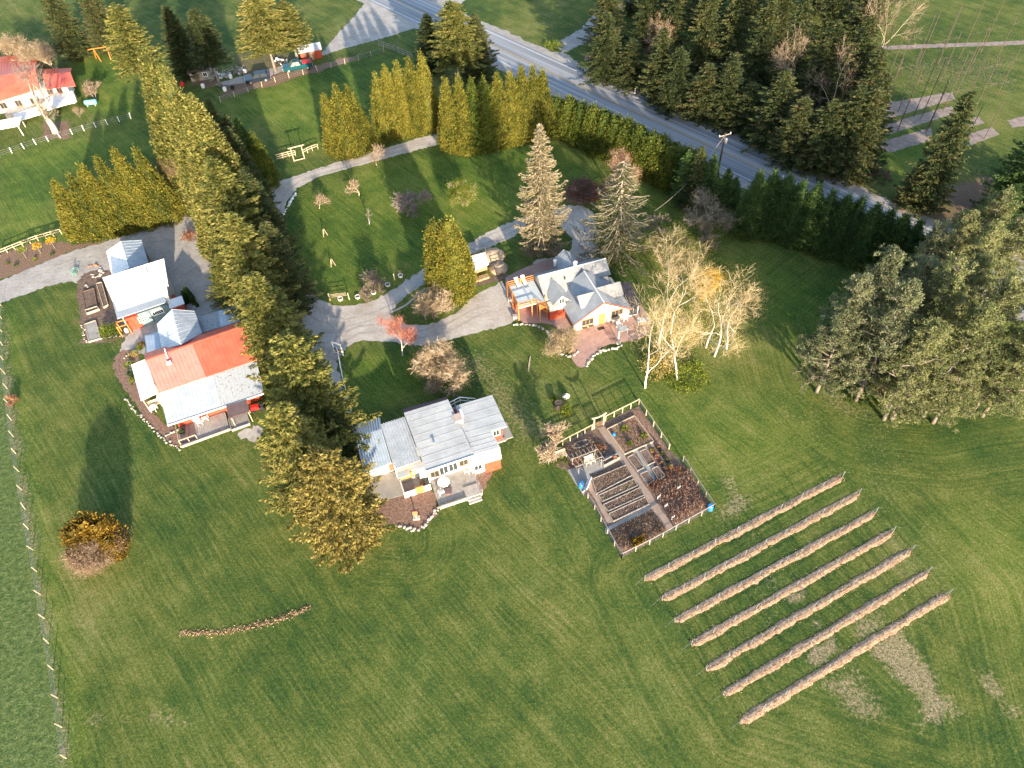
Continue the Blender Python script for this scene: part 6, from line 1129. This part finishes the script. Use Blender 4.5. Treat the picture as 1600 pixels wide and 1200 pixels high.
# bird bath, statue
t = thing('bird_bath', 'dark stone bird bath on a mound in the lawn above the garden', 'bird bath', P(873, 637)); MB().lathe([(.55, 0), (.6, .25), (.3, .4), (.22, .7), (.5, .85), (.55, .95), (.42, .9)], n=14).build('bowl', M_barkd, t)
o = tag(link('boulder', STN[1]), 'pale boulder beside the yellow shrub ring in the lawn', 'boulder'); setmat(o, M_stone); o.location = tuple(P(884.5, 620, .2)); o.scale = (.5, .4, .6)
# ================================================================== VINEYARD
rows = [((1007,907),(1316,745)), ((1034,938),(1342,772)), ((1054,972),(1368,801)), ((1080,1008),(1395,831)), ((1103,1047),(1424,860)), ((1130,1086),(1450,894)), ((1156,1130),(1482,928))]
M_chip = MAT('wood_chip_mulch', [(.24, .14, .085), (.48, .32, .20), (.66, .48, .33)], 4.5, .95, bmp=.6, var=.5, detail=6)
for i, (a, b) in enumerate(rows):
    a, b = P(*a)[:2], P(*b)[:2]; d = (b-a); L = float(np.hypot(*d)); d = d/L; n = np.array([-d[1], d[0]]); r = random.Random(50+i)
    t = thing('vine_row', f'dormant vine trellis on a wood chip strip, {ORD[i]} row counted from the garden', 'vine row', (a[0], a[1], 0), math.atan2(d[1], d[0]), 'vine rows on the lower right lawn')
    k = int(L/.35); V_ = []; F_ = []; cs = [(-.46, 0), (-.33, .05), (-.1, .10), (.1, .10), (.33, .05), (.46, 0)]
    for j in range(k+1):
        x = L*j/k; w = .97+.09*sin(x*.55+i*2)+.07*sin(x*1.7+i)+r.gauss(0, .07); tp = min(1, (j+.4)/2.5, (k-j+.4)/2.5); off = .03*sin(x*.9+i)+r.gauss(0, .04)
        for y, z in cs: V_.append((x+r.gauss(0, .04), y*w*tp+off, z*tp*(1+r.gauss(0, .12))+.004))
    m = MB(); m.v = V_; m.f = [(j*6+c, (j+1)*6+c, (j+1)*6+c+1, j*6+c+1) for j in range(k) for c in range(5)]; m.build('mulch_strip', M_chip, t)
    q = np.random.default_rng(60+i); nn = int(L*60); C_ = np.stack([q.random(nn)*L, np.clip(q.normal(size=nn)*.31, -.95, .95), np.full(nn, .0)], -1); C_[:, 2] = .095*np.clip(1-np.abs(C_[:, 1])/.5, 0, 1)+.02
    Dd = unit(np.stack([q.normal(size=nn), q.normal(size=nn), q.normal(size=nn)*.12], -1)); Ls = .05+.10*q.random(nn); c = link('chips', crown_mesh('chips', C_, Dd, Ls, Ls*.5, q.random(nn), q), t); setmat(c, F_chips)
    npst = 10 if i else 9
    for j in range(npst+1):
        x = L*j/npst; MB().bar((x, 0, 0), (x+r.gauss(0, .04), r.gauss(0, .04), 1.2), .06).build('post', M_metal, t)
    m = MB(); [m.bar((0, 0, z), (L, 0, z), .015) for z in (.75, 1.15)]; m.bar((-1.2, 0, 0), (0, 0, 1.1), .012); m.bar((L+1.2, 0, 0), (L, 0, 1.1), .012); m.build('wire', M_metal, t)
    m = MB()
    for j in range(int(L/1.1)):
        x = .5+j*1.1+r.gauss(0, .1); m.tube([(x, 0, .05), (x+.05, .03, .45), (x, 0, .75)], [.022, .016, .012], 4); [m.tube([(x, 0, .75), (x+s_*r.uniform(.2, .5), r.gauss(0, .12), .8+r.uniform(0, .35))], [.014, .006], 3, cap=False) for s_ in (-1, 1, .6)]
    m.build('vines', M_twigd, t)
# curved streak of chips on the lawn
pt = [(281,989), (310,990), (345,989), (385,981), (430,970), (470,955), (486,950)]; w = W2(pt); q = np.random.default_rng(91); CC = []
for i in range(len(w)-1):
    L = math.hypot(w[i+1][0]-w[i][0], w[i+1][1]-w[i][1]); n_ = int(L*85); f = q.random(n_); CC.append(np.stack([w[i][0]+(w[i+1][0]-w[i][0])*f, w[i][1]+(w[i+1][1]-w[i][1])*f+q.normal(size=n_)*.21, .02+q.random(n_)*.05], -1))
C_ = np.concatenate(CC); Dd = unit(np.stack([q.normal(size=len(C_)), q.normal(size=len(C_)), q.normal(size=len(C_))*.2], -1)); Ls = .08+.14*q.random(len(C_)); o = link('chip_streak', crown_mesh('chip_streak', C_, Dd, Ls, Ls*.6, q.random(len(C_)), q)); setmat(o, F_chips); tag(o, kind='stuff'); tag(o, 'thin curved streak of pale wood chips on the lower left lawn', 'wood chips')
# ================================================================== FENCED KITCHEN GARDEN
GO = [(862,703), (890,690), (998,632), (1046,702), (1048,730), (1067,721), (1115,795), (971,872), (934,800), (888,735)]
struct(sheet('garden_soil', ragged([(866,708), (892,686), (997,634), (1045,702), (1065,722), (1113,794), (971,871), (934,800), (904,757), (892,737), (868,728)], .7, .06, seed=40), .024, M_soil))
def px_path(name, px, z, mat, j=.03, seed=1): return struct(sheet(name, ragged(px, .8, j, seed=seed), z, mat))
M_path = MAT('tan_path', [(.27, .20, .155), (.36, .28, .225)], 1.0, .9, var=.15)
px_path('garden_path', [(933,669), (945,667), (1052,824), (1046,830), (1030,812), (1010,782), (985,745), (960,705)], .04, M_path, seed=41); px_path('garden_path', [(945,826), (1012,789), (1019,796), (952,828), (948,835)], .05, M_conc, seed=42)
px_path('garden_path', [(917,752), (925,750), (927,760), (955,812), (958,818), (950,818), (940,800), (919,763)], .052, M_path, seed=43); px_path('garden_path', [(886,735), (905,728), (925,745), (918,752), (912,775), (905,765)], .044, M_conc, seed=44)
px_path('garden_path', [(908,728), (930,721), (968,706), (973,716), (940,735), (918,742)], .048, M_timber if False else M_conc, seed=45); px_path('garden_path', [(972,710), (1020,690), (1022,697), (995,708), (978,712)], .05, M_path, seed=46)
px_path('garden_path', [(992,703), (998,702), (1025,748), (1018,752)], .054, M_conc, seed=47); px_path('garden_path', [(995,737), (1020,726), (1024,731), (1000,742)], .058, M_conc, seed=48)
px_path('garden_path', [(989,642), (998,640), (1040,700), (1030,702), (1018,690)], .046, M_mulch, seed=49)
for k, (px, lb) in enumerate([([(925,750), (978,728), (987,744), (932,773)], 'widest planted bed at the upper left of the central path'), ([(935,775), (990,750), (996,760), (941,785)], 'second long narrow bed below the widest one'), ([(942,790), (1000,763), (1006,775), (950,800)], 'third long narrow bed left of the central path'),
                              ([(951,804), (1008,778), (1014,789), (958,816)], 'fourth long bed above the concrete cross path'), ([(940,724), (964,712), (968,717), (944,730)], 'short raised trough with an orange pot beside the path'), ([(980,716), (990,711), (1006,732), (996,737)], 'small square bed, upper left of the four right of the path'),
                              ([(999,707), (1009,703), (1023,723), (1012,728)], 'small square bed, upper right of the four right of the path'), ([(1000,742), (1011,737), (1022,752), (1012,759)], 'small square bed, lower left of the four right of the path'), ([(1018,734), (1027,730), (1039,745), (1029,751)], 'small square bed, lower right of the four right of the path'),
                              ([(948,672), (991,651), (1021,691), (976,711)], 'large flower bed in the upper right of the garden')]):
    rbed(lb, px, .26 if k != 4 else .5, M_gtimber if k != 9 else M_timber, M_soil if k != 9 else M_mulch, group='framed beds of the kitchen garden', w=.09)
wirefence('garden_fence', 'timber rail fence along the top right of the kitchen garden', [(946,658), (970,646), (998,632)], 5, hgt=1.15, wires=1, rails=1, lean=0); wirefence('garden_fence', 'timber rail fence along the top left of the kitchen garden', [(868,702), (890,690), (925,672)], 6, hgt=1.15, wires=1, rails=1, lean=0)
wirefence('garden_fence', 'wire fence along the right side of the kitchen garden', [(998,632), (1022,668), (1045,702)], 5, hgt=1.15, wires=3, rails=1, lean=0); wirefence('garden_fence', 'wire fence around the lower right corner of the kitchen garden', [(1067,721), (1090,758), (1115,795)], 5, hgt=1.1, wires=3, rails=1, lean=0, pm=M_gtimber)
wirefence('garden_fence', 'wire fence along the lower edge of the kitchen garden', [(1115,795), (1070,820), (1020,848), (971,872)], 8, hgt=1.1, wires=3, rails=1, lean=0, pm=M_gtimber); wirefence('garden_fence', 'wire fence along the left side of the kitchen garden', [(971,872), (945,826), (925,788), (907,762)], 7, hgt=1.1, wires=3, rails=1, lean=0, pm=M_gtimber)
t = thing('pergola', 'open pergola with eight slender rafters in the upper left of the garden', 'pergola', P(908, 739), radians(20)); t.scale = (.8, .8, .9); [MB().bar((x, y, 0), (x, y, 1.9), .09).build('post', M_gtimber, t) for x in (-.6, 3.2) for y in (-.3, 1.8)]; m = MB(); m.bar((-1, .0, 1.95), (3.6, .0, 1.95), .1); m.bar((-1, 1.5, 1.95), (3.6, 1.5, 1.95), .1); m.build('beams', M_gtimber, t); m = MB(); [m.bar((-1+i*.65, -.9, 2.04), (-1.15+i*.65, 2.4, 2.04), .08) for i in range(8)]; m.build('rafters', M_gtimber, t)
for i, (x, y) in enumerate([(918,724), (925,721)]): chair(('left' if i == 0 else 'right')+' of the two cream chairs under the garden pergola', x, y, .05, 20, M_cream)
t = thing('garden_bench', 'pale slatted bench outside the upper left corner of the garden', 'bench', P(870, 716), radians(18)); m = MB(); [m.box(-1.3, 1.3, -.3+i*.14, -.2+i*.14, .42, .46) for i in range(5)]; m.build('seat', M_timber, t); m = MB(); [m.box(-1.3, 1.3, .38, .42, .5+i*.15, .6+i*.15) for i in range(3)]; m.build('backrest', M_timber, t); [MB().box(x-.04, x+.04, -.3, .4, 0, .42).build('leg', M_timber, t) for x in (-1.2, 1.2)]
for x, y, lb in [(908,761,'blue barrel at the left corner of the garden fence'), (1109,796,'blue barrel in the lower right corner of the garden')]:
    o = tag(MB().lathe([(.28, 0), (.34, .1), (.36, .45), (.34, .8), (.28, .88)], n=14).build('barrel', M_blue), lb, 'barrel'); o.location = tuple(P(x, y))
o = tag(MB().box(-.05, .05, -.9, .9, 0, 1.1).build('door_panel', M_white), 'white panel leaning beside the blue barrel at the garden fence', 'panel'); o.location = tuple(P(914, 760)); o.rotation_euler = (0, .5, radians(-25))
o = tag(MB().lathe([(.3, 0), (.42, .5), (.44, .5), (.38, .45)], n=12).build('flower_pot', M_terra), 'orange pot standing in the short raised trough', 'pot'); o.location = tuple(P(961.5, 717, .36)); o.scale = (.6, .6, .6)
for i, (x, y) in enumerate([(1019,706), (1029,702), (1035,711), (1026,716), (1043,721), (1033,726), (1048,731), (1039,734)]):
    t = thing('potted_plant', f'black pot with {"rusty" if i % 2 else "green"} young plant, {ORD[i]} in the cluster beside the small square beds', 'potted plant', P(x, y), 0, 'potted plants beside the small square beds'); MB().lathe([(.22, 0), (.3, .38), (.3, .4), (.24, .36)], n=10).build('pot', M_black if i % 3 else M_terra, t); c = link('plant', bush_me(.25, .3, 640+i, 90, .12, 8), t, loc=(0, 0, .36)); setmat(c, F_rust if i % 2 else F_green)
for i, (x, y) in enumerate([(1029,779), (1040,793), (1051,811), (1060,765)]):
    t = thing('plant_marker', f'white twin plant marker, {ORD[i]} among the berry canes', 'marker', P(x, y), .5, 'white markers among the berry canes'); m = MB(); m.bar((-.15, 0, 0), (-.15, 0, .7), .07); m.bar((.15, 0, 0), (.15, 0, .7), .07); m.bar((-.15, 0, .4), (.15, 0, .4), .05); m.build('stakes', M_white, t)
def stemplot(name, label, px, n, mat, hgt=.8, seed=1, size=.4, aspect=.12, cat='plants', lean=.5, kind=None):
    """a patch of thin upright stems over a photographed outline: one cane bed"""
    p = W2(px); q = np.random.default_rng(seed); xs_ = [a[0] for a in p]; ys_ = [a[1] for a in p]; X = q.uniform(min(xs_), max(xs_), n*3); Y = q.uniform(min(ys_), max(ys_), n*3); k = inpoly(X, Y, p); X, Y = X[k][:n], Y[k][:n]
    g = vnoise(X, Y, .9, seed)+.3; k = q.random(len(X)) < g; X, Y = X[k], Y[k]; Z = hgt*(.2+.5*q.random(len(X))); C_ = np.stack([X, Y, Z], -1); D = unit(np.stack([q.normal(size=len(X))*lean, q.normal(size=len(X))*lean, np.ones(len(X))], -1)); L = size*(.6+.9*q.random(len(X)))
    o = link(name, crown_mesh(name, C_, D, L, L*aspect, q.random(len(X)), q)); setmat(o, mat); tag(o, label, cat, None, kind); return o
stemplot('berry_canes', 'red brown berry canes filling the lower right of the garden', [(1016,765), (1075,735), (1085,748), (1108,788), (1056,822), (1030,785)], 3600, F_canes, .6, 1, .42, kind='stuff'); stemplot('berry_canes', 'brown canes and dry stalks in the lower left of the garden', [(955,832), (1015,797), (1045,830), (985,862), (970,862)], 3000, F_brown, .5, 2, .35, kind='stuff')
stemplot('dry_plants', 'rusty dry perennials at the lower left corner of the garden', [(985,845), (1005,838), (1010,850), (990,858)], 700, F_orange, .7, 3, .35, .3, kind='stuff'); stemplot('dry_plants', 'thin dry stalks between the pots and the berry canes', [(1010,760), (1060,728), (1075,735), (1020,768)], 900, F_rust, .5, 4, .4, kind='stuff')
for k, (px, mt, n_) in enumerate([([(926,752), (976,730), (985,743), (934,770)], F_brown, 1400), ([(937,776), (988,752), (994,759), (943,784)], F_beige, 700), ([(944,791), (998,765), (1004,774), (951,799)], F_brown, 500), ([(953,805), (1006,780), (1012,788), (959,815)], F_brown, 500), ([(953,676), (989,656), (1016,690), (978,706)], F_rust, 1000), ([(953,676), (989,656), (1016,690), (978,706)], F_green, 600), ([(880,700), (925,680), (950,700), (940,718), (905,722)], F_brown, 1200)]):
    stemplot('bed_plants', ['short brown stubble in the widest garden bed', 'pale stubble in the second garden bed', 'sparse stubble in the third garden bed', 'sparse stubble in the fourth garden bed', 'rusty perennials in the large flower bed', 'fresh green shoots in the large flower bed', 'dry plants around the pergola in the upper left of the garden'][k], px, n_, mt, .35, 10+k, .2, .35, lean=.9, kind='stuff')
for i, (x, y, R, mt, lb) in enumerate([(938,700,.7,F_rust,'rusty shrub right of the garden pond'), (900,724,.8,F_rust,'orange brown shrub at the left of the pergola'), (985,696,.6,F_green,'yellow green clump at the bottom of the large flower bed'), (1005,683,.6,F_green,'green clump at the right of the large flower bed'), (878,722,.9,F_green,'low green plants below the slatted bench'), (975,672,.6,F_green,'green clump at the top of the large flower bed'), (962,715,.3,F_green,'tiny green seedling in the raised trough')]):
    bush('garden_plant', lb, x, y, R, .6 if i < 6 else .2, mt, 660+i, 420, .15, clumps=22, cat='plant')
t = thing('garden_pond', 'oval stone edged pond in the upper left of the garden', 'pond', P(908, 694), radians(20)); m = MB(); m.tube([(1.15*cos(a), .45*sin(a), .06) for a in np.linspace(0, 2*pi, 25)], .07, 6, cap=False); m.build('rim', M_stone, t); sheet('pond_surface', [(1.12*cos(a), .42*sin(a)) for a in np.linspace(0, 2*pi, 24, endpoint=False)], .06, M_glass, t)
o = tag(MB().lathe([(.12, 0), (.28, .15), (.28, .5), (.18, .6)], n=10).build('watering_can', M_blue), 'small blue grey container at the head of the garden path', 'container'); o.location = tuple(P(959, 681)); o.scale = (.8, .8, .8)
